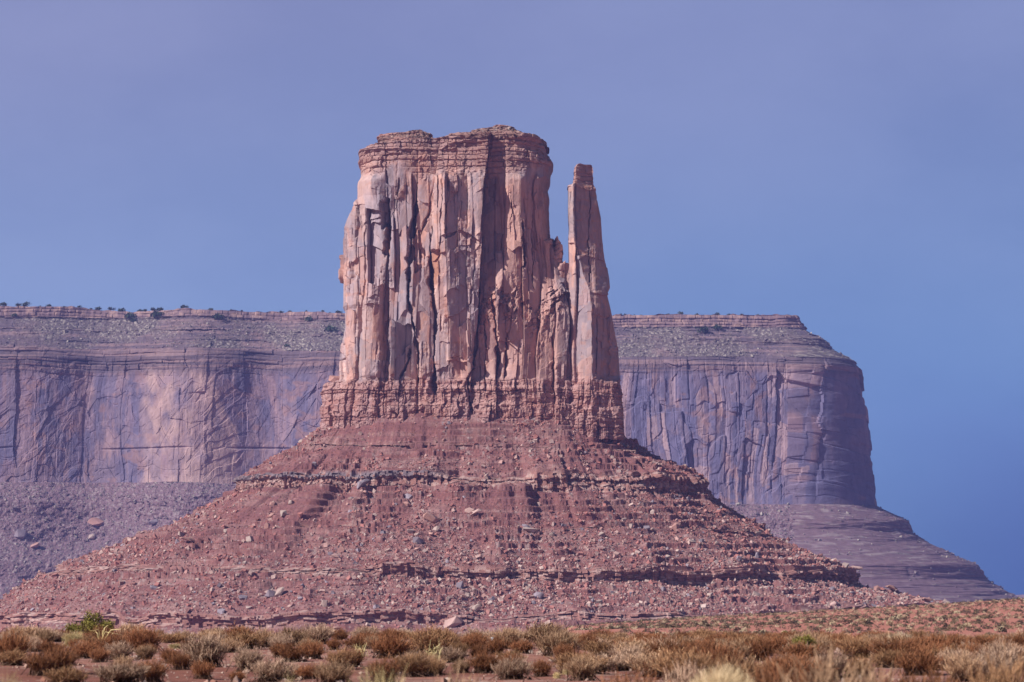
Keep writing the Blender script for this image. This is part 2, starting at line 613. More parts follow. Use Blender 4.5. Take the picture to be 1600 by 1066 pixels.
def block_disp(xf, yr, nx, ny):
    front = ss(0.2, -0.5, ny)
    wob = 1.0 * vn(yr / 30, xf / 50, 5) + 0.6 * vn(yr / 7, xf / 20, 6)
    x = xf + wob
    B = np.stack([np.interp(yr, PR, b) for b in PB])
    idx = (x[None] > B).sum(0)
    d = np.zeros_like(xf)
    for c in range(len(PO)):
        m = idx == c
        lo = B[c - 1] if c > 0 else np.full_like(x, 525)
        hi = B[c] if c < len(PB) else np.full_like(x, 900)
        u = np.clip(x - (lo + hi) / 2, -45, 45)
        val = np.interp(yr, PR, PO[c]) + PT[c] * u * KB * 2.0 - 0.9 * (np.clip(np.abs(x - (lo + hi) / 2) / np.maximum((hi - lo) / 2, 3), 0, 1.1)) ** 6
        d = np.where(m, val, d)
    # traced cracks, chutes and alcoves
    d += notch(x, yr, [(653, 306), (651, 330), (645, 374), (642, 400), (640, 440), (638, 482), (646, 520), (653, 560), (653, 606)], [1.0, 2, 3.6, 4.4, 3.0, 2.6, 2, 2, 1.6], 9)
    d += notch(x, yr, [(677, 372), (673, 400), (674, 440), (678, 470), (681, 498), (679, 560), (678, 622)], [1, 1.6, 2.0, 2.4, 2.6, 2.6, 3.4], 9)
    d += notch(x, yr, [(691, 300), (690, 330), (688, 380), (687, 417)], 0.9, 2.5)
    d += notch(x, yr, [(701, 300), (699, 330), (697, 384)], 0.7, 1.6)
    d += notch(x, yr, [(675, 316), (671, 345), (662, 366), (656, 380)], [0.8, 2.2, 2.0, 0.8], 4)
    d += notch(x, yr, [(624, 296), (622, 312), (619, 335), (611, 350)], [1, 1.6, 2.2, 1], 4)
    d += notch(x, yr, [(561, 334), (561, 345), (563, 362), (559, 380)], [1, 2.2, 2.4, 1], 4)
    d += notch(x, yr, [(574, 365), (573, 400), (571, 440), (565, 500), (562, 560), (556, 605)], [1, 1, 1.2, 1.8, 1.2, 2.2], 3)
    d += notch(x, yr, [(641, 553), (638, 570), (631, 586), (624, 598)], [1.5, 2.6, 2.4, 1], 6)
    d += notch(x, yr, [(750, 450), (748, 500), (744, 540), (738, 580), (732, 600), (735, 655)], [1, 1.4, 2.4, 2.2, 1.6, 2], 6)
    d += notch(x, yr, [(758, 505), (758, 560), (757, 620)], 1.0, 3)
    d += notch(x, yr, [(743, 430), (738, 460), (735, 490)], 0.9, 2)
    d += notch(x, yr, [(815, 360), (818, 390), (817, 430)], [1, 3.0, 1.6], 6)
    d += notch(x, yr, [(798, 313), (800, 330), (798, 362)], [0.7, 1.5, 0.7], 2.5)
    d += notch(x, yr, [(834, 340), (833, 400), (834, 460)], 0.7, 2.0)
    d += notch(x, yr, [(862, 514), (864, 560), (866, 640)], [1, 1.2, 2], 3.5)
    d += notch(x, yr, [(894, 505), (894, 540), (892, 572)], [1, 1.8, 1], 5)
    d += notch(x, yr, [(770, 470), (774, 520), (778, 560), (779, 585)], [1, 4.5, 3, 1], 5)
    d += notch(x, yr, [(792, 530), (793, 560), (793, 582)], [3, 4, 3], 3.5)
    d += panel(x, yr, 597, 609, 326, 366, 8) + panel(x, yr, 602, 610, 362, 414, 7, 1.2, -0.02)
    d += panel(x, yr, 673, 688, 405, 462, 6, 1.2, -0.10)
    d += overhang(x, yr, [(577, 364), (585, 360), (600, 362)], 2.4, 16) + overhang(x, yr, [(576, 398), (583, 396), (596, 402), (605, 410)], 2.2, 14)
    d += overhang(x, yr, [(572, 486), (585, 484), (600, 488)], 1.6, 30)
    d += panel(x, yr, 597, 606, 508, 600, 3.5)
    d += panel(x, yr, 825, 862, 269, 330, 1.5, 1.2, 0.1)
    d += panel(x, yr, 548, 560, 418, 445, 2.5)
    d += overhang(x, yr, [(688, 386), (700, 382), (712, 378), (722, 377), (735, 383), (752, 395)], 2.6, 26)
    d += overhang(x, yr, [(708, 415), (716, 409), (726, 406), (740, 410)], 1.4, 14)
    d += overhang(x, yr, [(694, 478), (703, 466), (714, 462), (722, 470)], 2.0, 16)
    d += overhang(x, yr, [(698, 573), (712, 571), (724, 575), (738, 573)], 2.6, 30)
    d += overhang(x, yr, [(655, 484), (668, 500), (680, 520)], 1.2, 30)
    d += overhang(x, yr, [(570, 365), (580, 356), (600, 352)], 1.5, 20)
    # ledgy shoulder that runs down from the notch between block and spire
    line = np.interp(x, [742, 755, 775, 795, 812, 822, 838, 850, 862, 872, 895, 930], [520, 470, 452, 470, 455, 480, 490, 476, 455, 448, 442, 430])
    t = (yr - line + 6 * vn(x / 5, yr / 5, 81)) / 26
    sh = ss(745, 760, x) * (1 - ss(889, 893, x))
    d += sh * 3.4 * (1 - 0.35 * ss(835, 850, x)) * ss(0, 1, np.floor(t * 5 + 0.7 * vn(x / 8, yr / 8, 82)) / 5) * (1 - 0.75 * ss(500, 580, yr))
    rub = sh * ss(0.0, 0.25, t) * (1 - ss(1.0, 2.2, t))
    r1, r2, u, dj, db = cells(x + 3 * vn(x / 7, yr / 7, 83), yr + 0.5 * x, 5, 7, 84)
    d += rub * ((r1 - 0.5) * 4.5)
    zone = ss(282, 296, yr) * (1 - ss(592, 604, yr))
    dl, ids = face_layers(xf, yr, zone, 100)
    d += dl
    # basal band of thin red beds, standing out below the massive sandstone
    bz = ss(596, 606, yr + 3 * vn(x / 12, yr / 12, 31))
    d = d * (1 - 0.2 * bz)
    d += bz * beds(x, yr, [601, 617, 622, 641, 659, 664, 676], 200, 0.4, 23, 1.0, 0.6, 3.0)
    xw = x + 2.0 * vn(x / 9, yr / 12, 212)
    r1, r2, u, dj, db = cells(xw, yr + 2 * vn(x / 7, yr / 7, 213), 11, 42, 214, 0.75)
    d += bz * ((r1 - 0.5) * 3.0 + (r2 - 0.5) * 2.4 * u - 1.2 * np.exp(-(dj / 0.8) ** 4) * (r2 > 0.8))
    r1, r2, u, dj, db = cells(xw, yr, 4.5, 14, 215, 0.8)
    d += bz * ((r1 - 0.5) * 1.3 - 0.7 * np.exp(-(db / 0.6) ** 2) * (r2 > 0.6))
    d += bz * (1.0 + 2.0 * ss(608, 616, yr) + 1.6 * ss(636, 640, yr) * (1 + vn(x / 30, yr * 0, 33)))
    r1, r2, u, dj, db = cells(x, yr, 11, 40, 210)
    d += bz * (1.6 * fbm(x / 9, yr / 9, 4, 216, None, 0.6))
    # thin-bedded cap
    cz = 1 - ss(266, 288, yr + 13 * vn(x / 22, yr * 0, 41) + 3 * vn(x / 5, yr / 5, 42))
    d = d * (1 - 0.5 * cz)
    d += cz * beds(x, yr, [222, 228, 234, 240, 246, 252, 258, 266, 276, 285], 300, 0.55, 44, 1.5, 0.8, 2.2)
    r1, r2, u, dj, db = cells(x + 2 * vn(x / 9, yr / 9, 301), yr, 16, 15, 302, 0.75)
    d += cz * ((r1 - 0.5) * 1.8 + (r2 - 0.5) * 2 * u - 0.9 * np.exp(-(dj / 0.8) ** 2) * (r2 > 0.85))
    r1, r2, u, dj, db = cells(x + 2 * vn(x / 5, yr / 5, 303), yr, 6, 5, 304, 0.75)
    d += cz * (r1 - 0.5) * 1.1
    lip = overhang(x, yr, [(540, 246), (575, 247), (640, 249), (690, 251), (700, 243), (735, 236), (800, 232), (870, 232)], 1.2, 9)
    d += lip
    d = np.where(front > 0, d * (0.45 + 0.55 * front), d * 0.5)
    # colour
    tint = cliff_tint(xf, yr, 400, ids)
    pv = ss(685, 700, x) * (1 - ss(738, 756, x)) * ss(300, 330, yr) * (1 - ss(500, 560, yr))
    pv = np.maximum(pv * 0.55, 0.5 * ss(600, 615, x) * (1 - ss(640, 660, x)) * ss(310, 340, yr) * (1 - ss(540, 580, yr)))
    pv = np.maximum(pv, 0.55 * ss(572, 580, x) * (1 - ss(598, 606, x)) * ss(300, 330, yr) * (1 - ss(480, 500, yr)))
    tint = mixc(tint, C_VARN * 1.08, pv * ss(-0.5, 0.3, fbm(xf / 12, yr / 45, 3, 77)))
    warm = ss(765, 790, x) * (1 - ss(866, 880, x)) * ss(285, 310, yr)
    tint = mixc(tint, C_SALMON * np.array((1.02, 0.98, 0.95)), 0.6 * warm)
    xr_ = x + 2.2 * vn(yr / 8, x / 30, 71)
    red = np.maximum(ss(672, 675, xr_) * (1 - ss(685, 689, xr_ + 0.1 * (yr - 430))) * ss(404, 412, yr) * (1 - ss(445, 470, yr)),
                     ss(602, 604, xr_) * (1 - ss(609, 611, xr_)) * ss(362, 368, yr) * (1 - ss(400, 416, yr)))
    tint = mixc(tint, C_RUST * 0.9, 0.85 * red)
    bedc = mixc(C_BED * np.array((0.80, 0.66, 0.66)), C_PINK * np.array((0.76, 0.66, 0.66)), ss(-0.4, 0.5, vn(yr / 3.0, x / 60, 55) + 0.5 * fbm(x / 6, yr / 4, 3, 56)))
    tint = tint * (1 - (0.75 * bz)[..., None]) + bedc * (0.75 * bz)[..., None]
    capc = mixc(C_BED * 0.85, C_SALMON * 0.9, ss(-0.5, 0.6, vn(yr / 3.5, x / 90, 57) + 0.4 * fbm(x / 8, yr / 4, 3, 58)))
    tint = tint * (1 - (0.7 * cz)[..., None]) + capc * (0.7 * cz)[..., None]
    dk = ss(236 + 8 * vn(x / 30, yr * 0, 59), 228, yr)
    tint = mixc(tint, C_CAPDK, 0.7 * dk)
    return d, tint, 0.35 * vn(xf / 4, yr / 3, 91)


butte = empty("rock_butte", (0, BD, 0))
tag(butte, "tall red sandstone butte with thin detached spire on its right, on wide rubble cone", "butte")


def under_butte(name, me):
    o = obj(name, me, butte)
    o.location = (0, -BD, 0)
    return o


rows = np.concatenate([np.linspace(690, 600, 190), np.linspace(599.6, 296, 500), np.linspace(295.6, 224, 170)])
BLOCK_E = [(690, 508, 968), (660, 510, 968), (606, 509, 966), (602, 514, 966), (598, 531, 960), (570, 533, 945), (545, 535, 930),
           (515, 541, 920), (490, 541, 912), (484, 537, 910), (450, 537, 904), (440, 536, 893), (425, 536, 888), (405, 536, 880), (380, 536, 871),
           (360, 540, 866), (345, 546, 865), (330, 552, 863), (318, 561, 863), (285, 563, 864), (265, 566, 866), (260, 562, 865),
           (257, 562, 863), (244, 561, 855), (240, 568, 853), (237, 580, 851), (234, 600, 849), (231, 660, 847), (229, 692, 845), (224, 706, 842)]
V, tint = loft(rows, BLOCK_E, 0, 46, 4.0, 1250, block_disp)
under_butte("cliff_block", cap_mesh("cliff_block", V, tint, M_CLIFF))


def cap_disp(seed):
    def f(xf, yr, nx, ny):
        d = beds(xf, yr, np.arange(198, 245, 3.2), seed, 1.0, 9, 1.8, 0.8)
        r1, r2, u, dj, db = cells(xf + 2 * vn(xf / 6, yr / 6, seed + 1), yr, 4, 4, seed + 2)
        d += (r1 - 0.5) * 1.6 + 1.5 * fbm(xf / 14, yr / 12, 3, seed + 3)
        t = mixc(C_CAPDK, C_PALE * 0.85, ss(0.1, 0.6, fbm(xf / 5, yr / 4, 3, seed + 4) + 0.25 * (r2 - 0.5)))
        t = mixc(t, C_BED, ss(0.0, 0.6, vn(yr / 4, xf / 80, seed + 5)))
        return d, t, 0.5 * (r2 - 0.5)
    return f


def smooth_b(r0, b0, r1, b1):
    return lambda r: np.interp(r, [r1, r0], [b1, b0])


E1 = [(246, 572, 700), (238, 582, 694), (233, 588, 690), (224, 592, 683), (221, 590, 681), (213, 592, 678), (211.5, 604, 677), (209.5, 632, 674), (207, 640, 668), (205, 652, 660)]
V, tint = loft(np.linspace(246, 205, 70), E1, 0, smooth_b(246, 40, 205, 8), 3.0, 420, cap_disp(500))
under_butte("caprock", cap_mesh("caprock", V, tint, M_CLIFF))
E2 = [(236, 692, 858), (226, 702, 851), (221, 708, 845), (217, 716, 842), (215.5, 720, 832), (213, 726, 827), (209, 733, 814), (207, 737, 811), (204.6, 746, 805), (203, 762, 803), (200.5, 768, 799), (199, 772, 790)]
V, tint = loft(np.linspace(236, 199, 70), E2, 0, smooth_b(236, 41, 199, 10), 3.0, 520, cap_disp(540))
under_butte("caprock", cap_mesh("caprock", V, tint, M_CLIFF))


def spire_disp(xf, yr, nx, ny):
    ridge = np.interp(yr, [255, 290, 330, 360, 400, 440, 470, 570, 660], [899, 896, 897, 900, 903, 914, 923, 925, 925])
    ridge = ridge + 1.2 * vn(yr / 9, xf * 0, 601)
    front = ss(0.1, -0.5, ny)
    t = (xf - ridge) * KB
    back = np.where(t > 0, 0.9 * t, -0.30 * t)
    d = np.zeros_like(xf)
    dl, ids = face_layers(xf, yr, ss(286, 296, yr) * (1 - ss(598, 606, yr)), 620, 0.55)
    d += dl
    d += front * notch(xf, yr, [(921, 295), (922, 340), (920, 380), (922, 450)], 0.8, 2.2)
    d += front * (overhang(xf, yr, [(896, 350), (912, 345), (930, 330)], 0.8, 14) + overhang(xf, yr, [(897, 415), (915, 403), (950, 410)], 0.9, 16))
    d += front * panel(xf, yr, 932, 953, 500, 600, 1.6) + front * panel(xf, yr, 889, 900, 385, 420, 1.5)
    d += front * overhang(xf, yr, [(925, 462), (940, 466), (955, 462)], 1.8, 20)
    bz = ss(590, 604, yr + 3 * vn(xf / 12, yr / 12, 631))
    d += bz * beds(xf, yr, [596, 607, 618, 622, 637, 651, 655, 670], 640, 0.5, 13, 1.2, 0.6, 2.5)
    r1, r2, u, dj, db = cells(xf, yr, 9, 24, 645, 0.75)
    d += bz * ((r1 - 0.5) * 2.2 - 1.2 * np.exp(-(dj / 0.8) ** 4) * (r2 > 0.75))
    d += bz * 1.2
    cz = 1 - ss(286, 291, yr)
    d += cz * (beds(xf, yr, [260, 265, 271, 276, 283, 288], 660, 0.5, 9, 1.2, 0.8))
    tint = cliff_tint(xf, yr, 700, ids)
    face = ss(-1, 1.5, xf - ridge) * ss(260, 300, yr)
    tint = mixc(tint, np.array((0.33, 0.19, 0.17)), 0.55 * face)  # shade on the side right of the ridge, darkened in the tint
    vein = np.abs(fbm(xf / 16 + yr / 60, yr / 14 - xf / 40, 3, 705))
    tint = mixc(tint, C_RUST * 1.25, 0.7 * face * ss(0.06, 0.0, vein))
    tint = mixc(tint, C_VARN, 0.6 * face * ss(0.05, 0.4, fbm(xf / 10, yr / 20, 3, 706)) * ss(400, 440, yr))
    tint = mixc(tint, mixc(C_BED * np.array((0.80, 0.66, 0.66)), C_PINK * np.array((0.76, 0.66, 0.66)), ss(-0.4, 0.5, vn(yr / 3.0, xf / 60, 55) + 0.5 * fbm(xf / 6, yr / 4, 3, 56))), 0.8 * bz)
    tint = mixc(tint, C_BED, 0.7 * cz)
    r1, r2, u, dj, db = cells(xf + 2 * vn(xf / 9, yr / 12, 693), yr, 6, 13, 694, 0.8)
    d += bz * ((r1 - 0.5) * 1.8 + 1.4 * fbm(xf / 9, yr / 9, 4, 695, None, 0.6) + 1.4 * ss(612, 620, yr) + 1.2 * ss(640, 645, yr))
    back = back * (1 - 0.6 * bz)
    return d * (0.5 + 0.5 * front), tint, 0.3 * vn(xf / 4, yr / 3, 692), back


SP_E = [(690, 884, 972), (676, 886, 970), (640, 888, 970), (606, 888, 970), (598, 889, 969), (570, 890, 967), (540, 890, 965), (505, 890, 959),
        (480, 890, 953), (466, 890, 949), (458, 890, 948), (450, 890, 953), (437, 890, 952), (420, 890, 949), (400, 890, 944), (372, 890, 941), (355, 890, 940),
        (340, 889, 939), (316, 889, 934), (298, 888, 929), (293, 889, 927.5), (291, 891, 927), (289.6, 895, 927), (282, 896, 927), (268, 896, 927), (262, 897, 926.5), (259, 899, 925.5), (257.5, 903, 923)]
rows = np.concatenate([np.linspace(690, 292, 520), np.linspace(291.4, 257.5, 80)])
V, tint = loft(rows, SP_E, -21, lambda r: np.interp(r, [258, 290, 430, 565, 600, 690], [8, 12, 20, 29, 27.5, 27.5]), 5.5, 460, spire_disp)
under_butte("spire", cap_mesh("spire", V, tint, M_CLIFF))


def pin_disp(seed):
    def f(xf, yr, nx, ny):
        dl, ids = face_layers(xf, yr, np.ones_like(xf), seed, 0.45)
        r1, r2, u, dj, db = cells(xf, yr, 9, 11, seed + 3)
        dl += (r1 - 0.5) * 1.8 - 1.0 * np.exp(-(db / 1.0) ** 2)
        return dl, mixc(cliff_tint(xf, yr, seed, ids), C_SALMON, 0.6), 0.3 * (r2 - 0.5)
    return f


for seed, tab, yc, b in ((800, [(470, 852, 880), (430, 856, 882), (411, 863, 881), (400, 864, 882), (388, 866, 880), (380, 866, 879), (374, 867, 874), (371, 869, 872)], -22, 8),
                         (830, [(480, 862, 892), (450, 866, 890), (430, 869, 889), (418, 870, 888), (412, 877, 887), (409, 880, 885)], -26, 8)):
    r0, r1 = tab[0][0], tab[-1][0]
    V, tint = loft(np.linspace(r0, r1, 110), tab, yc, b, 2.6, 150, pin_disp(seed))
    under_butte("pinnacle", cap_mesh("pinnacle", V, tint, M_CLIFF))

# ------------------------------------------------------------------ talus cone with ledges
def contour(S, front_w=4.0):
    """foot outline of the block in plan with outward directions; index runs back -> left -> front -> right"""
    ph = np.linspace(-1.5 * math.pi, 0.5 * math.pi, 8001)
    a, b, n = 94.0, 50.0, 3.0
    Xc, _ = p2w(739, 660, BD)
    cx = np.sign(np.cos(ph)) * np.abs(np.cos(ph)) ** (2 / n) * a
    cy = np.sign(np.sin(ph)) * np.abs(np.sin(ph)) ** (2 / n) * b
    # offset contour far out, used to space the columns evenly there
    nx = np.sign(np.cos(ph)) * np.abs(np.cos(ph)) ** (2 - 2 / n) / a
    ny = np.sign(np.sin(ph)) * np.abs(np.sin(ph)) ** (2 - 2 / n) / b
    l = np.hypot(nx, ny) + 1e-9
    nx, ny = nx / l, ny / l
    ox, oy = cx + nx * 110, cy + ny * 110
    seg = np.hypot(np.diff(ox), np.diff(oy)) * np.where((ny[1:] < 0.25), front_w, 1.0)
    cum = np.concatenate([[0], np.cumsum(seg)])
    t = np.arange(S) / S * cum[-1]
    return (float(Xc) + np.interp(t, cum, cx), BD + np.interp(t, cum, cy), np.interp(t, cum, nx), np.interp(t, cum, ny), t / cum[-1])


def talus():
    S = 2100
    cx, cy, nx, ny, ts = contour(S)
    l = np.hypot(nx, ny)
    nx, ny = nx / l, ny / l
    w = np.clip((nx + 1) / 2, 0, 1)
    w = w * w * (3 - 2 * w)
    front = np.clip(-ny, 0, 1)
    arc = ts * 1400.0
    arcn = arc

    def zpx(y):
        return p2w(800, y, BD)[1]

    def rl(x):
        return (510 - np.asarray(x, float)) * KB

    def rr(x):
        return (968 - np.asarray(x, float)) * -KB

    # control vertices: (row left, px left, row right, px right); ledge tops and bottoms in pairs
    ctl = [(655, 516, 672, 962), (662, 506, 681, 972),
           (699, 458, 708, 1010), (702, 457, 713, 1020),          # upper thin ledge
           (746, 374, 748, 1100), (771, 368, 783, 1116),          # main ledge
           (825, 262, 834, 1204), (829, 258, 838, 1208),          # thin beds
           (883, 87, 894, 1335), (904, 78, 916, 1343),            # lower ledge
           (958, -50, 946, 1478), (978, -60, 962, 1490),          # lowest ledge
           (1050, -240, 1040, 1690)]
    led = [2, 4, 6, 8, 10]
    mpatch = {2: (0.1, 31, 1.2), 4: (0.5, 32, 1.1), 6: (0.05, 33, 1.1), 8: (0.5, 34, 1.2), 10: (0.35, 35, 1.3)}
    n_pt = [3, 110, 8, 140, 34, 150, 10, 170, 30, 130, 24, 60]
    R, Z = [], []
    for (yl, xl, yr_, xr_) in ctl:
        R.append(rl(xl) * (1 - w) + rr(xr_) * w)
        Z.append(zpx(yl) * (1 - w) + zpx(yr_) * w)
    R, Z = np.array(R), np.array(Z)
    shrink = 1 - 0.10 * front
    R = R * shrink[None]
    # the front view of the contact line rises a little in the middle
    lift = front * np.interp(nx, [-1, -0.6, -0.1, 0.35, 0.7, 1], [0, 3, 5.5, 5.5, 2.5, 0]) + front * 2.0 * fbm(arcn / 30, arcn * 0, 3, 37)
    Z[0] += lift + 1.0
    Z[1] += lift
    xs_col = cx + nx * 100
    for li in led:
        base, sd, am = mpatch[li]
        m = np.clip(base + am * fbm(arcn / 55, arcn * 0, 3, sd) * 1.6, 0, 1)
        pxc, _ = w2p(cx + nx * R[li], cy + ny * R[li], Z[li])
        if li == 4:
            m = np.maximum(m * 0.25, np.maximum(1 - ss(670, 720, pxc), ss(815, 850, pxc)))
        if li == 8:
            m = np.maximum(m * 0.55, ss(560, 600, pxc) * (1 - ss(1380, 1440, pxc)))
        if li == 2:
            m = np.maximum(m * 0.35, np.maximum(ss(585, 600, pxc) * (1 - ss(720, 760, pxc)), ss(960, 990, pxc)))
        if li == 6:
            m = np.maximum(m * 0.3, ss(1080, 1150, pxc))
        m = np.clip(m * (0.55 + 0.9 * ss(-0.45, 0.15, fbm(arcn / 40, arcn * 0, 2, sd + 9))), 0, 1)
        # wavering depth of the ledge front, with blocky joints
        q = np.floor(arcn / 5.0 + 0.8 * vn(arcn / 9, arcn * 0, sd + 3))
        jog = 4.5 * fbm(arcn / 45, arcn * 0, 3, sd + 5)
        h = Z[li] - Z[li + 1]
        mid = (R[li] + R[li + 1]) / 2 + jog
        run = h * (1.65 * (1 - m) + 0.10 * m)
        zm = (Z[li] + Z[li + 1]) / 2
        hh = h * (0.25 + 0.75 * np.sqrt(m))
        R[li], R[li + 1] = mid - run / 2, mid + run / 2
        Z[li], Z[li + 1] = zm + hh / 2, zm - hh / 2
    VV, TT, MK = [], [], []
    for k in range(len(ctl) - 1):
        n = n_pt[k]
        t = np.linspace(0, 1, n, endpoint=(k == len(ctl) - 2))[:, None]
        isl = k in led
        r = R[k][None] * (1 - t) + R[k + 1][None] * t
        z = Z[k][None] * (1 - t) + Z[k + 1][None] * t
        A = np.repeat(arcn[None], n, 0)
        if isl:
            nb = max(3, int((n) / 4))
            bi = np.floor(t * nb + 0.3 * vn(A / 12, A * 0, k))
            blk = np.floor(A / (3.5 + 3 * H1(bi, k + 70)) + 7 * H1(bi, k + 71))
            dr = 1.3 * (H1(bi, k + 72) - 0.5) + 2.6 * (H2(blk, bi, k + 73) - 0.5) + 3.2 * (H1(np.floor(A / 7.0 + 0.8 * vn(A / 9, A * 0, k)), k + 75) - 0.6) - 0.9 * t + 1.4 * (t < 0.3)
            r = r + dr * ss(0, 0.02, t) * ss(1.0, 0.97, t)
            tn = mixc(C_BED * np.array((0.85, 0.78, 0.78)), C_PINK * 0.8, ss(-0.2, 0.6, vn(A / 6, z / 1.2, k + 80) + 0.4 * fbm(A / 3, z, 3, k + 81)))
            if k == 4:
                pxl, _ = w2p(cx[None] + nx[None] * r, cy[None] + ny[None] * r, z)
                tn = mixc(tn, C_VARN * 0.6, 0.85 * (t < 0.3) * (1 - ss(660, 700, pxl)) * (H2(blk, bi, 88) > 0.25))
            mk = np.zeros_like(r)
        else:
            mk = np.ones_like(r)
            tn = None
        VV.append((r, z))
        TT.append((tn, A))
        MK.append(mk)
    r = np.concatenate([v[0] for v in VV])
    z = np.concatenate([v[1] for v in VV])
    mk = np.concatenate(MK)
    rows_n = r.shape[0]
    X = cx[None] + nx[None] * r
    Y = cy[None] + ny[None] * r
    fall = ss(0, 12, r)
    # gullies, fans and rubble relief
    A = np.repeat(arcn[None], rows_n, 0)
    g = 3.2 * fbm(A / 38 + 0.3 * vn(r / 30, A / 60, 900), r / 120, 3, 901) + 0.5 * fbm(A / 13, r / 30, 3, 902)
    relief = 0.9 * fbm(X / 5, Y / 5, 4, 903, z / 5, 0.6)
    bl = np.maximum(0, fbm(X / 2.6, Y / 2.6, 2, 904, z / 2.6) - 0.05) * 2.2 * ss(-0.2, 0.3, fbm(X / 40, Y / 40, 3, 905, z / 40))
    z = z + fall * (g * ss(0, 60, r) * np.where(mk > 0, 1, 1) + mk * (relief * 0.8 + bl)) + fall * mk * 0.45 * fbm(A / 6, r / 22, 3, 906)
    ter = fbm(A / 60, z / 9, 3, 930)
    saw = z / 4.6 + 0.25 * vn(A / 25, z / 4, 931)
    fr_ = saw - np.floor(saw)
    z = z + fall * mk * 3.3 * (ss(0.0, 0.11, fr_) - fr_) * ss(-0.05, 0.2, ter)
    V = np.stack([X, Y, z], -1)
    # albedo
    streak = fbm(A / 6 + 0.6 * vn(r / 25, A / 40, 914), r / 55, 3, 915)
    pale = 0.7 * fbm(X / 45, Y / 45, 4, 910, z / 20) + 0.75 * streak
    fine = fbm(X / 2.2, Y / 2.2, 3, 911, z / 2.2)
    low = ss(60, 20, z)
    tint = mixc(C_TALUS * 0.95, C_BED * 0.9, ss(-0.3, 0.5, fbm(X / 25, Y / 25, 3, 912, z / 3)))
    tint = mixc(tint, C_PALE * 0.80, 0.85 * ss(0.12, 0.45, fine) * ss(-0.15, 0.45, pale + 0.3 * low))
    tint = mixc(tint, C_TALUS * np.array((0.80, 0.82, 0.9)), 0.7 * ss(0.05, 0.4, -pale) * ss(20, 60, z))
    strat = vn(z / 1.3, A / 160, 913)
    tint = mixc(tint, C_TALUS * 0.75, 0.5 * ss(0.35, 0.7, strat))
    tint = tint * np.array((0.90, 0.91, 0.98))
    o = 0
    for (tn, _), v in zip(TT, VV):
        n = v[0].shape[0]
        if tn is not None:
            tint[o:o + n] = tn
        o += n
    me = quad_mesh("talus_slope", V.reshape(-1, 3), grid_faces(rows_n, S, True), M_TALUS, tint)
    under_butte("talus_slope", me)
    return V, mk, ny, pale


TV, TMK, TNY, TPALE = talus()

# ------------------------------------------------------------------ loose rock
rng = np.random.default_rng(7)
CUBE = np.array([(-1, -1, -1), (1, -1, -1), (1, 1, -1), (-1, 1, -1), (-1, -1, 1), (1, -1, 1), (1, 1, 1), (-1, 1, 1)], float) * 0.5
CQ = np.array([(0, 3, 2, 1), (4, 5, 6, 7), (0, 1, 5, 4), (1, 2, 6, 5), (2, 3, 7, 6), (3, 0, 4, 7)])


def rand_rot(n):
    q = rng.normal(size=(n, 4))
    q /= np.linalg.norm(q, axis=1)[:, None]
    w, x, y, z = q.T
    return np.stack([np.stack([1 - 2 * (y * y + z * z), 2 * (x * y - z * w), 2 * (x * z + y * w)], -1),
                     np.stack([2 * (x * y + z * w), 1 - 2 * (x * x + z * z), 2 * (y * z - x * w)], -1),
                     np.stack([2 * (x * z - y * w), 2 * (y * z + x * w), 1 - 2 * (x * x + y * y)], -1)], 1)


def rubble_mesh(name, P, size, colors):
    n = len(P)
    v = np.repeat(CUBE[None], n, 0) * rng.uniform(0.6, 1.25, (n, 8, 1)) + rng.uniform(-0.12, 0.12, (n, 8, 3))
    v = v * (size[:, None] * rng.uniform(0.55, 1.25, (n, 3)))[:, None, :]
    v = np.einsum('nij,nkj->nki', rand_rot(n), v) + P[:, None, :]
    Q = (CQ[None] + (np.arange(n) * 8)[:, None, None]).reshape(-1, 4)
    return quad_mesh(name, v.reshape(-1, 3), Q, M_STONE, np.repeat(colors[:, None], 8, 1).reshape(-1, 3))


def stone_colors(n, pale=0.5):
    t = rng.random(n)
    c = mixc(C_TALUS * 1.25, C_PALE, ss(1 - pale - 0.3, 1 - pale + 0.45, t))
    c = np.where((rng.random(n) < 0.04)[:, None], C_VARN * 0.8, c)
    return c * rng.uniform(0.75, 1.2, (n, 1))


# candidate places: vertices of the cone that face the camera
fr = (TNY < 0.2)
idx = np.argwhere((TMK > 0.5) & fr[None, :])
PV = TV[idx[:, 0], idx[:, 1]]
PPX, PPY = w2p(PV[:, 0], PV[:, 1], PV[:, 2])
ok = (PPX > -60) & (PPX < 1620) & (PPY < 1010)
PV, PPX, PPY = PV[ok], PPX[ok], PPY[ok]
dens = 0.10 + 2.4 * ss(-0.05, 0.5, TPALE[idx[:, 0], idx[:, 1]][ok]) + 1.8 * ss(770, 900, PPY)
dens *= 1 - 0.55 * ss(745, 700, PPY)
dens /= dens.sum()
N_R = 70000
pick = rng.choice(len(PV), N_R, p=dens)
sz = 0.32 * (1 - rng.random(N_R)) ** (-1 / 2.2)
sz = np.clip(sz, 0.32, 2.4)
P = PV[pick] + rng.normal(0, 0.5, (N_R, 3)) * np.array((1, 1, 0.1))
P[:, 2] += sz * 0.12
lowd = dens * ss(830, 925, PPY) * (0.25 + ss(520, 640, PPX))
pick = rng.choice(len(PV), 11000, p=lowd / lowd.sum())
sz2 = np.clip(0.55 * (1 - rng.random(11000)) ** (-1 / 2.4), 0.55, 2.6)
P2_ = PV[pick] + np.array((0, 0, 0.1))
P, sz = np.concatenate([P, P2_]), np.concatenate([sz, sz2])
stc_ = np.concatenate([stone_colors(N_R, 0.27), stone_colors(11000, 0.55)])
tag(obj("rubble", rubble_mesh("rubble", P, sz, stc_)), kind="stuff",
    label="small broken stones strewn over the red slope of the butte", cat="rubble")


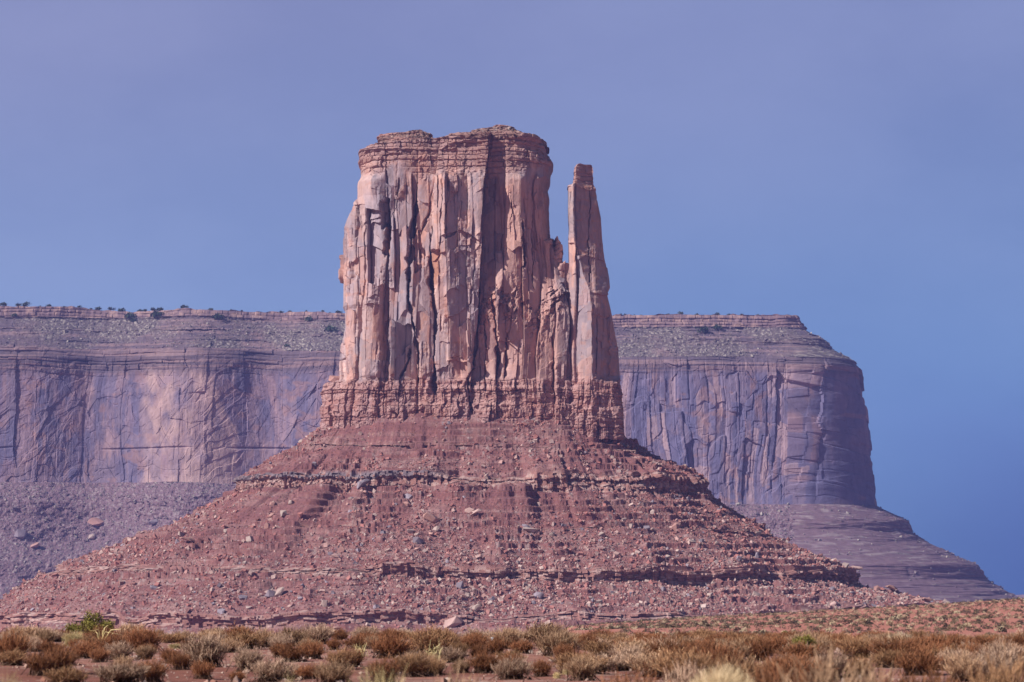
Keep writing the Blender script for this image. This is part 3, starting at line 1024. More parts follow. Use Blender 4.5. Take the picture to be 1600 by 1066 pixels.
def boulder_mesh(name, seed, col, flatness=0.7):
    r = random.Random(seed)
    bm = bmesh.new()
    for _ in range(15):
        v = Vector((r.gauss(0, 1), r.gauss(0, 1), r.gauss(0, 1))).normalized()
        k = max(abs(v.x), abs(v.y), abs(v.z))
        v = v * (0.5 / k) * r.uniform(0.8, 1.0)
        bm.verts.new((v.x, v.y * 0.85, v.z * flatness))
    res = bmesh.ops.convex_hull(bm, input=bm.verts)
    bmesh.ops.delete(bm, geom=[g for g in res["geom_interior"] if isinstance(g, bmesh.types.BMVert)], context='VERTS')
    bmesh.ops.bevel(bm, geom=list(bm.edges), offset=0.012, segments=1, affect='EDGES')
    me = bpy.data.meshes.new(name)
    bm.to_mesh(me)
    bm.free()
    at = me.attributes.new("tint", 'FLOAT_COLOR', 'POINT')
    n = len(me.vertices)
    at.data.foreach_set("color", np.tile(np.append(col, 1.0), n).astype(np.float32))
    me.materials.append(M_STONE)
    me.shade_flat()
    return me


B_COL = [C_PALE * 0.95, C_PINK * 0.9, C_BED * 1.1, C_VARN * 0.85, C_SALMON * 0.9, C_PALE * 0.8]
B_MESH = [boulder_mesh("boulder", 40 + i, B_COL[i % 6], (0.75, 0.55, 0.9)[i % 3]) for i in range(18)]


def nearest_talus(x, y):
    d = (PPX - x) ** 2 + (PPY - y) ** 2
    c = np.argsort(d)[:40]
    return PV[c[np.argmin(PV[c, 1])]]


def put_boulder(P, size, mesh, label, group=None, sc=(1, 1, 1), rot=None, sink=0.2, rr=random.Random(3)):
    o = obj("boulder", mesh)
    o.location = (P[0], P[1], P[2] + size * (0.5 - sink) * 0.6)
    o.scale = (size * sc[0], size * sc[1], size * sc[2])
    o.rotation_euler = rot if rot else (rr.uniform(-0.35, 0.35), rr.uniform(-0.35, 0.35), rr.uniform(0, 6.28))
    tag(o, label, "boulder", group)
    return o


# boulders that stand out in the photo: (x, y base, size m, mesh, label, scale, rotation)
for (x, y, s, mi, lab, sc, rot) in [
    (294, 845, 11, 4, "flat-topped pale boulder perched on a pedestal on the left flank of the cone", (1.25, 0.9, 0.55), (0.1, 0.12, 0.3)),
    (702, 968, 13, 1, "large tilted pink slab boulder near the foot of the cone, casting a dark shadow", (1.3, 0.9, 1.1), (0.2, -0.6, 0.4)),
    (268, 990, 8, 7, "rounded pink boulder just above the brush at the foot of the cone", (1.1, 1, 1), (0, 0, 0.5)),
    (674, 812, 12, 10, "big split salmon boulder in the middle of the cone below the main ledge", (1.1, 1, 1.1), (0.2, 0.4, 0.2)),
    (568, 748, 9, 9, "grey purple boulder sitting on top of the main ledge", (1.5, 0.9, 0.8), (0.1, -0.4, 0.1)),
    (743, 800, 9, 1, "pinkish tilted slab below the main ledge, right of the split boulder", (1.4, 0.8, 0.6), (0.1, -0.5, 0.4)),
    (745, 952, 8, 5, "pale pink boulder at the foot of the cone, right of the tilted pink slab", (1.2, 0.8, 0.8), (0, -0.4, 0.2)),
    (471, 690, 4.5, 0, "white block on the upper left edge of the cone against the far mesa", (1.2, 0.8, 0.8), (0.1, -0.4, 0)),
    (520, 600, 0, 0, "", (1, 1, 1), (0, 0, 0)),
    (830, 830, 9, 6, "long pale boulder at mid slope, right of the cone's centre", (1.5, 0.8, 0.6), (0, 0.2, 0.1)),
    (1020, 800, 6, 0, "white upright block below the right end of the main ledge", (0.7, 0.8, 1.2), (0, 0.2, 0.1)),
    (435, 928, 9, 5, "pale slab leaning on a grey boulder at the lower left of the cone", (0.6, 0.8, 1.3), (0, 0.5, 0.3)),
    (422, 930, 9, 3, "grey boulder behind the pale leaning slab at the lower left of the cone", (0.9, 0.8, 1.1), (0, 0.5, 0.3)),
    (1395, 918, 9, 4, "stacked salmon boulder on the right edge of the lower ledge", (1.2, 1, 0.8), (0, 0.1, 0.3)),
    (1450, 940, 8, 10, "rusty boulder at the right tip of the cone above the scrub rise", (1.2, 1, 0.8), (0.1, 0.1, 0.3)),
    (1350, 900, 8, 7, "rounded pale boulder on the right skyline of the cone", (1.3, 1, 0.8), (0, 0.1, 0.3)),
]:
    if s:
        put_boulder(nearest_talus(x, y), s * 0.8, B_MESH[mi], lab, None, sc, rot)
# the block left on the shoulder of the basal band
bx, bz_ = p2w(523, 597, BD - 20)
o = put_boulder((float(bx), BD - 20, float(bz_)), 9, B_MESH[2], "red block resting on the shoulder left of the cliff foot", None, (1.0, 0.9, 0.75), (0, 0.1, 0.2))
# the rest, by zone
zones = [("medium boulder on the red slope above the main ledge of the butte", "boulders above the main ledge", (520, 1060, 670, 738), 40, 1.4, 2.8),
         ("medium boulder on the slope between the main and lower ledges of the butte", "boulders between the ledges", (200, 1230, 775, 890), 120, 2.0, 6.0),
         ("medium boulder on the lowest slope of the butte, below the lower ledge", "boulders below the lower ledge", (120, 1420, 918, 985), 95, 2.0, 6.0),
         ("boulder heaped along the right skyline of the butte's cone", "boulders along the right skyline", (1310, 1490, 880, 950), 22, 3.0, 6.5)]
for lab, grp, (x0, x1, y0, y1), n, s0, s1 in zones:
    cand = np.argwhere((PPX > x0) & (PPX < x1) & (PPY > y0) & (PPY < y1))[:, 0]
    w_ = dens[cand] / dens[cand].sum()
    for q in rng.choice(cand, n, p=w_, replace=False):
        u = rng.random()
        put_boulder(PV[q], s0 + (s1 - s0) * u ** 2.2, B_MESH[int(rng.integers(18))], lab, grp, tuple(rng.uniform(0.7, 1.3, 3)), None)

# ------------------------------------------------------------------ the long mesa behind
MD = 4500.0
KM = MD / FPX
mesa = empty("rock_mesa", (0, MD, 0))
tag(mesa, "long flat-topped mesa in blue haze stretching behind the butte", "mesa")


def build_mesa():
    # plan of the rim: from far left to the right corner, then away from the viewer
    Xr, _ = p2w(1246, 500, MD)
    Xr = float(Xr)
    x_left = float(p2w(-420, 500, MD)[0])
    rc = 26.0
    S1, S2, S3 = 1900, 90, 130
    xs_ = np.linspace(x_left, Xr - rc, S1)
    th = np.linspace(-math.pi / 2, 0, S2 + 2)[1:-1]
    P = np.concatenate([np.stack([xs_, np.full(S1, MD - rc)], -1),
                        np.stack([Xr - rc + rc * np.cos(th), MD + rc * np.sin(th)], -1),
                        np.stack([np.full(S3, Xr), MD + np.linspace(0, 1, S3) ** 1.5 * 1500], -1)])
    Nrm = np.concatenate([np.tile((0., -1.), (S1, 1)), np.stack([np.cos(th), np.sin(th)], -1), np.tile((1., 0.), (S3, 1))])
    arc = np.concatenate([[0], np.cumsum(np.hypot(*np.diff(P, axis=0).T))])
    # broad bays and noses in the rim
    px = w2p(P[:, 0], P[:, 1], np.full(len(P), 300.0))[0]
    bay = (38 * fbm(arc / 260, arc * 0, 3, 21) - 55 * np.exp(-((px - 150) / 120) ** 2) + 25 * np.exp(-((px - 60) / 60) ** 2) + 30 * np.exp(-((px - 300) / 70) ** 2)
           - 40 * np.exp(-((px - 420) / 60) ** 2) + 10 * np.exp(-((px - 1090) / 50) ** 2) - 8 * np.exp(-((px - 1160) / 40) ** 2))
    bay *= 0.55 * (1 - 0.4 * ss(900, 1000, px))
    bay *= 1 - ss(1215, 1246, px) * (P[:, 1] < MD + 1) - (P[:, 1] >= MD + 1) * 0.6
    w = ss(250, 900, px)

    def zz(yl, yr):
        return p2w(800, yl, MD)[1] * (1 - w) + p2w(800, yr, MD)[1] * w

    skyl = np.interp(px, [-400, 0, 60, 110, 150, 200, 260, 330, 400, 480, 540, 960, 1100, 1200, 1246], [478, 481, 480, 479, 484, 488, 486, 487, 488, 490, 492, 494, 494, 494, 494])
    ztop = p2w(800, skyl, MD)[1]

    def rm(x):
        return (x - 1246) * KM

    # (z, run out from the rim, rows, zone)
    lv = [(ztop, rm(1246), 0, None), (zz(497, 514), rm(1258), 26, 'rim_cliff'), (zz(500, 517), rm(1258), 4, 'upper_slope'),
          (zz(520, 534), rm(1293), 34, 'upper_slope'), (zz(526, 547), rm(1300), 14, 'upper_slope'), (zz(552, 566), rm(1335), 44, 'upper_slope'),
          (zz(566, 578), rm(1344), 20, 'cliff_face'), (zz(640, 640), rm(1351), 90, 'cliff_face'), (zz(748, 778), rm(1364), 150, 'cliff_face'), (zz(758, 792), rm(1367), 20, 'cliff_face'),
          (zz(775, 806), rm(1398), 26, 'talus_slope'), (zz(790, 816), rm(1415), 22, 'talus_slope'), (zz(812, 832), rm(1423), 14, 'talus_slope'), (zz(850, 850), rm(1450), 40, 'talus_slope'),
          (zz(885, 884), rm(1526), 50, 'talus_slope'), (zz(906, 906), rm(1540), 20, 'talus_slope'), (zz(945, 941), rm(1597), 50, 'talus_slope'), (zz(985, 980), rm(1680), 20, 'talus_slope')]
    Rs, Zs, names = [np.full((1, len(P)), lv[0][1])], [ztop[None]], []
    for k in range(1, len(lv)):
        n = lv[k][2]
        t = (np.arange(1, n + 1) / n)[:, None]
        Rs.append(np.repeat(lv[k - 1][1] * (1 - t) + lv[k][1] * t, len(P), 1))
        Zs.append(lv[k - 1][0][None] * (1 - t) + lv[k][0][None] * t)
        names += [lv[k][3]] * n
    R, Z = np.concatenate(Rs), np.concatenate(Zs)
    names = ['rim_cliff'] + names
    nm = np.array(names)
    A = np.repeat(arc[None], R.shape[0], 0)
    frac = np.arange(R.shape[0])[:, None] * np.ones_like(A)
    PX = np.repeat(px[None], R.shape[0], 0)
    PXA = A / KM
    _, PY = w2p(A * 0, MD + A * 0, Z)
    cl = (nm == 'cliff_face')[:, None] * np.ones_like(A)
    rim = (nm == 'rim_cliff')[:, None] * np.ones_like(A)
    up_ = (nm == 'upper_slope')[:, None] * np.ones_like(A)
    ta = (nm == 'talus_slope')[:, None] * np.ones_like(A)
    d = np.repeat(bay[None], R.shape[0], 0)
    # cliff: broad slabs
    wx = PXA + 8 * vn(PXA / 70, PY / 110, 61) + 1.2 * vn(PXA / 9, PY / 18, 62)
    wy = PY + 12 * vn(PXA / 20, PY / 30, 63)
    dd = np.zeros_like(A)
    ids = 0
    rightside = ss(940, 1000, PX)
    for ww, yl, a, tl, ck in ((62, 120, 3.4, 0.10, 1.2), (22, 56, 1.8, 0.12, 1.0), (8, 24, 1.0, 0.12, 0.5)):
        r1, r2, u, dj, db = cells(wx, wy, ww, yl, 600 + ww)
        dd += (r1 - 0.5) * 2 * a * (0.30 + 0.70 * rightside) + (r2 - 0.5) * 2 * tl * u * ww * KM * (0.5 + 0.5 * rightside) - ck * (0.25 + 0.75 * rightside) * np.exp(-(dj / 0.9) ** 2) * (r2 > 0.55)
        dd -= 0.9 * np.exp(-(db / 0.8) ** 2) * (r1 > 0.6)
        ids = r1 if ww == 62 else ids
    for ww, yl, a, sd_ in ((38, 26, 1.0, 651), (15, 13, 0.6, 652), (70, 46, 1.3, 653)):   # slanting flakes and spalls
        r1, r2, u, dj, db = cells(wx + 0.55 * PY, wy - 0.25 * PXA, ww, yl, sd_, 0.8, 0.8)
        dd += (1 - 0.7 * rightside) * ((r1 - 0.5) * 1.3 * a + (r2 - 0.5) * 0.06 * u * ww * KM) * ss(-0.3, 0.2, fbm(PXA / 60, PY / 50, 2, sd_ + 9))
    dd += 1.6 * fbm(PXA / 40, PY / 70, 3, 64) + 0.8 * fbm(PXA / 7, PY / 9, 3, 65)
    edge = ss(566, 580, PY) * (1 - ss(765, 792, PY))
    d += cl * dd * (0.35 + 0.65 * edge)
    # horizontal joint near two thirds down on the left
    d += cl * -3.0 * np.exp(-((PY - 706 - 2 * vn(PXA / 60, PY * 0, 66)) / 1.2) ** 2) * (1 - rightside) * ss(-0.5, 0.1, vn(PXA / 70, PY * 0, 67))
    # thin-bedded steps above the cliff, cut back by scree lobes
    st = up_ + cl * (1 - ss(580, 600, PY))
    lobe = ss(-0.25, 0.3, fbm(PXA / 70, PY / 40, 3, 68) - 0.35 * (1 - ss(0, 330, PX)) + 0.2 * rightside)
    bd_ = beds(PXA, PY + 5 * vn(PXA / 90, PY / 60, 704), [488, 494, 503, 507, 519, 523, 531, 541, 544, 553, 560, 564, 570, 575, 583, 591], 700, 3.0, 34, 3.2, 0.9, 4.0)
    bd_ = bd_ * (0.2 + 0.8 * ss(-0.25, 0.2, fbm(PXA / 50, PY / 12, 3, 705)))
    d += st * bd_ * (1 - 0.5 * lobe)
    scr = 2.2 * fbm(PXA / 6, PY / 4, 3, 69)
    d += up_ * lobe * scr
    d += rim * (beds(PXA, PY, [484, 489, 495, 501, 506, 511], 720, 1.6, 9, 2.5, 0.9, 2.0) + 3 * fbm(PXA / 12, PY / 30, 3, 70))
    # cone below, with ribs and thin ledges
    tb = beds(PXA, PY, [792, 801, 812, 819, 834, 840, 851, 866, 870, 884, 889, 906, 921, 927, 940, 955, 970], 740, 1.3, 33, 1.7, 0.8, 5.0)
    d += ta * (12 * fbm(PXA / 50, PY / 200, 3, 71) * ss(790, 880, PY) + 3.2 * fbm(PXA / 9, PY / 6, 4, 72, None, 0.65) + 4.0 * np.maximum(0, fbm(PXA / 22, PY / 12, 3, 79)) + 0.8 * tb * ss(0.0, 0.3, fbm(PXA / 45, PY / 10, 3, 73) + 0.15 * rightside))
    X = P[:, 0][None] + Nrm[:, 0][None] * (R + d)
    Y = P[:, 1][None] + Nrm[:, 1][None] * (R + d)
    Zf = Z + ta * 1.6 * fbm(PXA / 5, PY / 4, 3, 74) + up_ * 1.2 * fbm(PXA / 5, PY / 3, 3, 75)
    Zf[0] += 1.5 * vn(arc / 9, arc * 0, 76) + 1.0 * vn(arc / 30, arc * 0, 77)
    V = np.stack([X, Y, Zf], -1)
    # rock colours, blued and darkened to carry part of the haze and dim light
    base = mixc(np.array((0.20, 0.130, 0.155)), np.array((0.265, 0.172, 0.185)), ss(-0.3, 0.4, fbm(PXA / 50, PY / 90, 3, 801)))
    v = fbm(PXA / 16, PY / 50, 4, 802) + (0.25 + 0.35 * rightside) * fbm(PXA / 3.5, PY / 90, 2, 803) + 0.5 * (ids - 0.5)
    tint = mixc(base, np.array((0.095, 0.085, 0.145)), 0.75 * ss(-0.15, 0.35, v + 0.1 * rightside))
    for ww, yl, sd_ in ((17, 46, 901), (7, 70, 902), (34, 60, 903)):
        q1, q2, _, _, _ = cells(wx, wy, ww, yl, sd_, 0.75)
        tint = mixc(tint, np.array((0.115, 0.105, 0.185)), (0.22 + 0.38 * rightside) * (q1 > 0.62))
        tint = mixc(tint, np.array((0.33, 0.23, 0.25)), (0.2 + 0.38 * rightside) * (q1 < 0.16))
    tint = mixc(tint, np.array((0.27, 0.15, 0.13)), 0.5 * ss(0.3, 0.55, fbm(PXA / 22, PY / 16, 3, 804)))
    xr_ = np.interp(PY, [556, 600, 660, 682, 770], [322, 338, 368, 379, 381]) + 3 * vn(PY / 9, PXA / 40, 830)
    scar = ss(226, 242, PX + 6 * vn(PY / 20, PXA / 30, 831)) * (1 - ss(-3, 4, PX - xr_)) * ss(548, 575, PY)
    scar = scar * (0.45 + 0.55 * ss(-0.2, 0.3, fbm((PXA - 0.35 * PY) / 14, PY / 60, 3, 832)))
    scar2 = ss(290, 305, PX) * (1 - ss(372, 384, PX)) * ss(690, 712, PY)
    tint = mixc(tint, np.array((0.38, 0.255, 0.24)), 0.85 * np.maximum(scar, scar2) * ss(-0.5, 0.2, fbm(PXA / 20, PY / 30, 3, 805)) * cl)
    sc_col = mixc(np.array((0.11, 0.085, 0.09)), np.array((0.28, 0.24, 0.22)), ss(0.10, 0.45, fbm(PXA / 2.2, PY / 1.6, 3, 806)))
    stc = mixc(np.array((0.095, 0.068, 0.08)), np.array((0.20, 0.13, 0.13)), ss(-0.2, 0.5, vn(PY / 2.6, PXA / 120, 807) + 0.4 * fbm(PXA / 20, PY / 5, 3, 808)))
    tint = mixc(tint, stc, np.clip(st, 0, 1) * 0.85)
    tint = mixc(tint, sc_col, up_ * lobe)
    tint = mixc(tint, mixc(np.array((0.17, 0.11, 0.12)), np.array((0.28, 0.18, 0.165)), ss(-0.2, 0.4, fbm(PXA / 10, PY / 8, 3, 809))), rim)
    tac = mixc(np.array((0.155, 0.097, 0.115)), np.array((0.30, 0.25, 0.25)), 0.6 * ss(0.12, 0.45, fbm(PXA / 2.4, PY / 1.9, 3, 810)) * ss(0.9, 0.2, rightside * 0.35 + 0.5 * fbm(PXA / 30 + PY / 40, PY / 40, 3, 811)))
    tint = mixc(tint, tac, ta)
    for part in ('rim_cliff', 'upper_slope', 'cliff_face', 'talus_slope'):
        i = np.nonzero(nm == part)[0]
        i0, i1 = max(i[0] - 1, 0), i[-1] + 1
        v_ = V[i0:i1]
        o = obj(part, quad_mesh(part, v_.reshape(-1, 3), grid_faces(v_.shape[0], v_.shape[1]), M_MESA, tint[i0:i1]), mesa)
        o.location = (0, -MD, 0)
    # the flat top, running back from the rim
    n = 24
    t = np.linspace(0, 1, n)[:, None]
    back = np.stack([np.minimum(V[0, :, 0], Xr - 40) * 0.98, np.full(len(P), MD + 1700.0), Zf[0] - 10], -1)
    tv = V[0][None] * (1 - t[..., None]) + back[None] * t[..., None]
    tv[1:, :, 2] += 1.2 * vn(tv[1:, :, 0] / 25, tv[1:, :, 1] / 25, 78) - 2.0
    tt = np.tile(np.array((0.36, 0.25, 0.19)), (n, len(P), 1)) * 0.7
    o = obj("flat_top", quad_mesh("flat_top", tv.reshape(-1, 3), grid_faces(n, len(P)), M_MESA, tt), mesa)
    o.location = (0, -MD, 0)
    return V, PX, nm, px


MV, MPX, MNM, MCOL = build_mesa()
mx, my = w2p(MV[..., 0], MV[..., 1], MV[..., 2])
# scree on the mesa: pale stones on the upper slope and below the wall
um = np.argwhere(((MNM == 'upper_slope')[:, None] & (mx > -30) & (mx < 1350)))
tm = np.argwhere(((MNM == 'talus_slope')[:, None] & (mx > -30) & (mx < 1600) & ((mx < 420) | (mx > 1100)) & (my < 950)))
pu = um[rng.choice(len(um), 3600)]
pt = tm[rng.choice(len(tm), 6500)]
P = np.concatenate([MV[pu[:, 0], pu[:, 1]], MV[pt[:, 0], pt[:, 1]]]) + rng.normal(0, 1.0, (10100, 3)) * np.array((1, 1, 0.2))
sz = np.clip(0.85 * (1 - rng.random(len(P))) ** (-1 / 2.6), 0.8, 4.0)
cc = mixc(np.array((0.14, 0.10, 0.12)), np.array((0.33, 0.29, 0.26)), rng.random(len(P)) ** 1.8)
tag(obj("scree", rubble_mesh("scree", P, sz, cc)), kind="stuff", label="pale scree on the upper and lower slopes of the far mesa", cat="scree")


def nearest_mesa(x, y, zone):
    m = np.argwhere((MNM == zone)[:, None] & (np.abs(mx - x) < 12) & (np.abs(my - y) < 12))
    if len(m) == 0:
        m = np.argwhere((MNM == zone)[:, None] & (np.abs(mx - x) < 60) & (np.abs(my - y) < 40))
    d = (mx[m[:, 0], m[:, 1]] - x) ** 2 + (my[m[:, 0], m[:, 1]] - y) ** 2
    k = m[np.argmin(d)]
    return MV[k[0], k[1]]


for (x, y, s, mi, lab, sc, rot) in [
    (55, 856, 21, 10, "big reddish block lying in the scree at the left under the far mesa", (0.9, 0.9, 0.9), (0.2, -0.5, 0.3)),
    (33, 838, 30, 3, "tall grey slab leaning at the left in the scree of the far mesa", (0.8, 0.8, 1.0), (0.1, 0.4, 0.2)),
    (143, 842, 15, 5, "pale pink block in the scree of the far mesa, right of the reddish block", (1, 1, 1), (0.2, 0.3, 0.3)),
    (150, 820, 30, 8, "wide grey boulder in the scree above the pale pink block", (1.2, 0.8, 0.7), (0.1, 0.2, 0.3)),
    (240, 818, 20, 3, "grey boulder in the mesa scree nearest the butte's left flank", (1.2, 0.8, 0.7), (0.1, -0.2, 0.3)),
    (1330, 862, 22, 9, "rounded dark boulder on the far mesa's right slope", (1.2, 0.8, 0.8), (0, 0, 0.2)),
    (1308, 858, 13, 2, "small reddish block beside the rounded dark boulder on the mesa's right slope", (1, 1, 1), (0, 0.3, 0.2)),
    (1352, 800, 14, 11, "flat pale slab at the foot of the mesa wall near its right corner", (1.5, 1, 0.5), (0, 0.2, 0.2)),
]:
    put_boulder(nearest_mesa(x, y, 'talus_slope'), s * 0.72, B_MESH[mi], lab, None, sc, rot)

# junipers along the mesa rim
def juniper_mesh(seed):
    r = np.random.default_rng(seed)
    n = 260
    c = r.normal(0, 1, (9, 3)) * np.array((0.26, 0.26, 0.13)) + np.array((0, 0, 0.5))
    p = c[r.integers(0, 9, n)] + r.normal(0, 0.16, (n, 3))
    p[:, 2] = np.clip(p[:, 2], 0.08, 1.1)
    a = r.normal(0, 1, (n, 3))
    b = r.normal(0, 1, (n, 3))
    a /= np.linalg.norm(a, axis=1)[:, None]
    b /= np.linalg.norm(b, axis=1)[:, None]
    s = 0.13
    v = np.stack([p - a * s, p + b * s, p + a * s, p - b * s], 1)
    col = np.array((0.055, 0.075, 0.045)) * r.uniform(0.6, 1.3, (n, 1))
    tv = np.array([(0.05 * math.cos(q), 0.05 * math.sin(q), z) for z in (-0.3, 0.6) for q in (0, 1.57, 3.14, 4.71)])
    tq = np.array([(0, 1, 5, 4), (1, 2, 6, 5), (2, 3, 7, 6), (3, 0, 4, 7)])
    V = np.concatenate([v.reshape(-1, 3), tv])
    Q = np.concatenate([np.arange(n * 4).reshape(-1, 4), tq + n * 4])
    C = np.concatenate([np.repeat(col, 4, 0), np.tile((0.12, 0.09, 0.07), (8, 1))])
    return quad_mesh("juniper_tree", V, Q, M_PLANT, C)


JM = [juniper_mesh(i) for i in range(4)]
rimrow = MV[0]
rimx = mx[0]
JX = [(5, 7), (27, 6), (37, 8), (62, 3), (75, 5), (99, 3), (122, 4), (141, 3), (152, 7), (171, 6), (188, 7), (217, 5), (226, 5), (237, 6), (248, 7), (286, 6), (328, 6), (360, 3), (378, 3),
      (438, 4), (452, 4), (478, 3), (504, 4), (515, 4), (528, 6), (970, 3), (978, 3), (992, 3), (1002, 3), (1045, 3), (1065, 5), (1090, 4), (1122, 6), (1140, 3), (1160, 3), (1185, 3)]
for i, (x, s) in enumerate(JX):
    k = np.argmin(np.abs(rimx - x) + (rimrow[:, 1] > MD + 200) * 1e6)
    P = rimrow[k]
    o = obj("juniper_tree", JM[i % 4])
    o.location = (P[0], P[1] + 4 + (i % 3) * 3, P[2] - 0.5)
    sc = s * KM * 1.1
    o.scale = (sc * 1.1, sc * 1.1, sc * 0.95)
    o.rotation_euler = (0, 0, i * 1.7)
    lab = "small dark juniper on the mesa rim left of the butte" if x < 600 else "small dark juniper on the mesa rim right of the spire"
    if s >= 8:
        lab = "wide low juniper on the rim near the left picture edge"
    tag(o, lab, "tree", "junipers on the left mesa rim" if x < 600 else "junipers on the right mesa rim")
for (x, y, s) in [(24, 489, 6), (203, 491, 10), (243, 494, 12), (339, 498, 10), (485, 502, 9), (515, 517, 10), (207, 502, 6), (1100, 520, 12), (1119, 514, 8), (447, 541, 5)]:
    P = nearest_mesa(x, y, 'upper_slope')
    o = obj("juniper_tree", JM[int(x) % 4])
    o.location = (P[0], P[1] - 2, P[2] - 1)
    sc = s * KM
    o.scale = (sc, sc, sc)
    tag(o, "dark round juniper growing on the scree slope below the mesa rim", "tree", "junipers on the slope below the rim")

# ------------------------------------------------------------------ ground: foreground flat, lip, valley, and the scrub rise on the right
def ground_z(X, Y):
    D = np.maximum(np.hypot(X, Y), 0.01)
    az = 800 + FPX * X / np.maximum(Y, 1.0)
    az = np.clip(np.where(Y < 1, 800, az), -1500, 3000)
    left = np.interp(D, [0, 30, 60, 85, 112, 135, 180, 250, 400, 600, 1000, 1600, 9000],
                     np.array([0.10, 0.08, 0.02, -0.06, -0.20, -0.8, -3.2, -7.0, -12.0, -16.0, -22.0, -26.0, -34.0]))
    crest = np.interp(az, [780, 860, 950, 1100, 1300, 1450, 1600, 2100, 2600], [990, 982, 975, 965, 955, 945, 935, 925, 930])
    zc = EYE - (crest - 925) / FPX * 600
    zb = EYE - (1004 - 925) / FPX * 240
    rt = np.where(D < 240, np.interp(D, [0, 30, 60, 85, 112, 140, 190, 240], [0.10, 0.08, 0.02, -0.06, -0.22, -0.9, -2.4, 0]) * (D < 190)
                  + (D >= 190) * (-2.4 + (zb + 2.4) * (D - 190) / 50), 0)
    u = np.clip((D - 240) / 360, 0, 1)
    rt = np.where((D >= 240) & (D < 600), zb + (zc - zb) * u ** 1.15, rt)
    rt = np.where(D >= 600, zc + (-30 - zc) * ss(600, 1150, D) - 4 * ss(1150, 6000, D), rt)
    w = ss(770, 900, az) * (Y > 0)
    z = left * (1 - w) + rt * w
    near = ss(250, 90, D)
    z = z + near * (0.10 * fbm(X / 6, Y / 6, 3, 301) + 0.05 * fbm(X / 1.3, Y / 1.3, 3, 302))
    z = z + (1 - near) * (0.9 * fbm(X / 45, Y / 45, 3, 303) * ss(150, 400, D) * (1 - 0.6 * w))
    return z


def build_ground():
    r = np.concatenate([np.geomspace(1.0, 20, 30), np.geomspace(20.3, 140, 260)[0:], np.geomspace(141, 800, 200), np.geomspace(810, 8000, 60)])
    a1 = np.linspace(-0.22, 0.22, 520)
    a2 = np.linspace(0.22, 2 * math.pi - 0.22, 120)[1:-1]
    a = np.concatenate([a1, a2])
    X = np.sin(a)[None] * r[:, None]
    Y = np.cos(a)[None] * r[:, None]
    Z = ground_z(X, Y)
    tint = mixc(np.array((0.20, 0.080, 0.060)), np.array((0.29, 0.135, 0.105)), ss(-0.4, 0.4, fbm(X / 9, Y / 9, 4, 310)))
    tint = mixc(tint, np.array((0.41, 0.168, 0.130)), 0.85 * ss(170, 260, np.hypot(X, Y)))
    peb = fbm(X / 0.5, Y / 0.5, 3, 311)
    tint = mixc(tint, np.array((0.40, 0.29, 0.24)), 0.6 * ss(0.2, 0.5, peb) * ss(200, 100, np.hypot(X, Y)))
    V = np.concatenate([np.stack([X, Y, Z], -1).reshape(-1, 3), [[0, 0, float(ground_z(np.array([0.]), np.array([0.5]))[0])]]])
    m = len(a)
    Q = grid_faces(len(r), m, True)[:, ::-1]
    j = np.arange(m)
    T = np.stack([j, np.full(m, len(V) - 1), (j + 1) % m], -1)
    loops = np.concatenate([Q.ravel(), T.ravel()])
    starts = np.concatenate([np.arange(len(Q)) * 4, len(Q) * 4 + np.arange(m) * 3])
    totals = np.concatenate([np.full(len(Q), 4), np.full(m, 3)])
    tt = np.concatenate([tint.reshape(-1, 3), [[0.4, 0.17, 0.1]]])
    tag(obj("ground", raw_mesh("ground", V, loops, starts, totals, M_SOIL, tt, flat=False)), kind="structure")


build_ground()

# a low far ridge at the right edge
xs_ = np.linspace(1578, 1760, 60)
hy = np.interp(xs_, [1578, 1584, 1590, 1620, 1700, 1760], [950, 936, 931, 930, 928, 930]) + 0.8 * vn(xs_ / 4, xs_ * 0, 5)
HX, HZ = p2w(xs_, hy, 7200)
rowsV = [np.stack([HX, np.full(60, 7200 - 160.0), np.full(60, -36.0)], -1), np.stack([HX, np.full(60, 7200.0), HZ], -1), np.stack([HX, np.full(60, 7500.0), HZ], -1), np.stack([HX, np.full(60, 7660.0), np.full(60, -36.0)], -1)]
tag(obj("hills", quad_mesh("hills", np.array(rowsV).reshape(-1, 3), grid_faces(4, 60), M_MESA, np.tile((0.2, 0.13, 0.14), (240, 1)))), kind="structure")


def ray_ground(x, y):
    """where the sight line through picture point (x, y) meets the ground"""
    D = np.concatenate([np.linspace(20, 140, 1200), np.linspace(140.5, 700, 1200)])
    X, Z = p2w(np.full(len(D), x), np.full(len(D), y), D)
    g = ground_z(X, D)
    hit = np.nonzero(Z <= g)[0]
    k = hit[0] if len(hit) else None
    if k is None:
        return None
    return float(X[k]), float(D[k]), float(g[k])


# ------------------------------------------------------------------ desert plants
def ribbons(P0, P1, P2, w0, w2, col0, col2, r):
    """thin tapering blades through three points each"""
    n = len(P0)
    t = P2 - P0
    side = np.cross(t, r.normal(0, 1, (n, 3)))
    side /= np.linalg.norm(side, axis=1)[:, None] + 1e-9
    w0 = np.broadcast_to(np.asarray(w0, float).reshape(-1, 1), (n, 1))
    w2 = np.broadcast_to(np.asarray(w2, float).reshape(-1, 1), (n, 1))
    wm = (w0 * 0.7 + w2 * 0.3)
    V = np.stack([P0 - side * w0, P0 + side * w0, P1 + side * wm, P1 - side * wm, P2 + side * w2, P2 - side * w2], 1)
    Q = np.array([(0, 1, 2, 3), (3, 2, 4, 5)])[None] + (np.arange(n) * 6)[:, None, None]
    c = np.stack([col0, col0, (col0 + col2) / 2, (col0 + col2) / 2, col2, col2], 1)
    return V.reshape(-1, 3), Q.reshape(-1, 4), c.reshape(-1, 3)


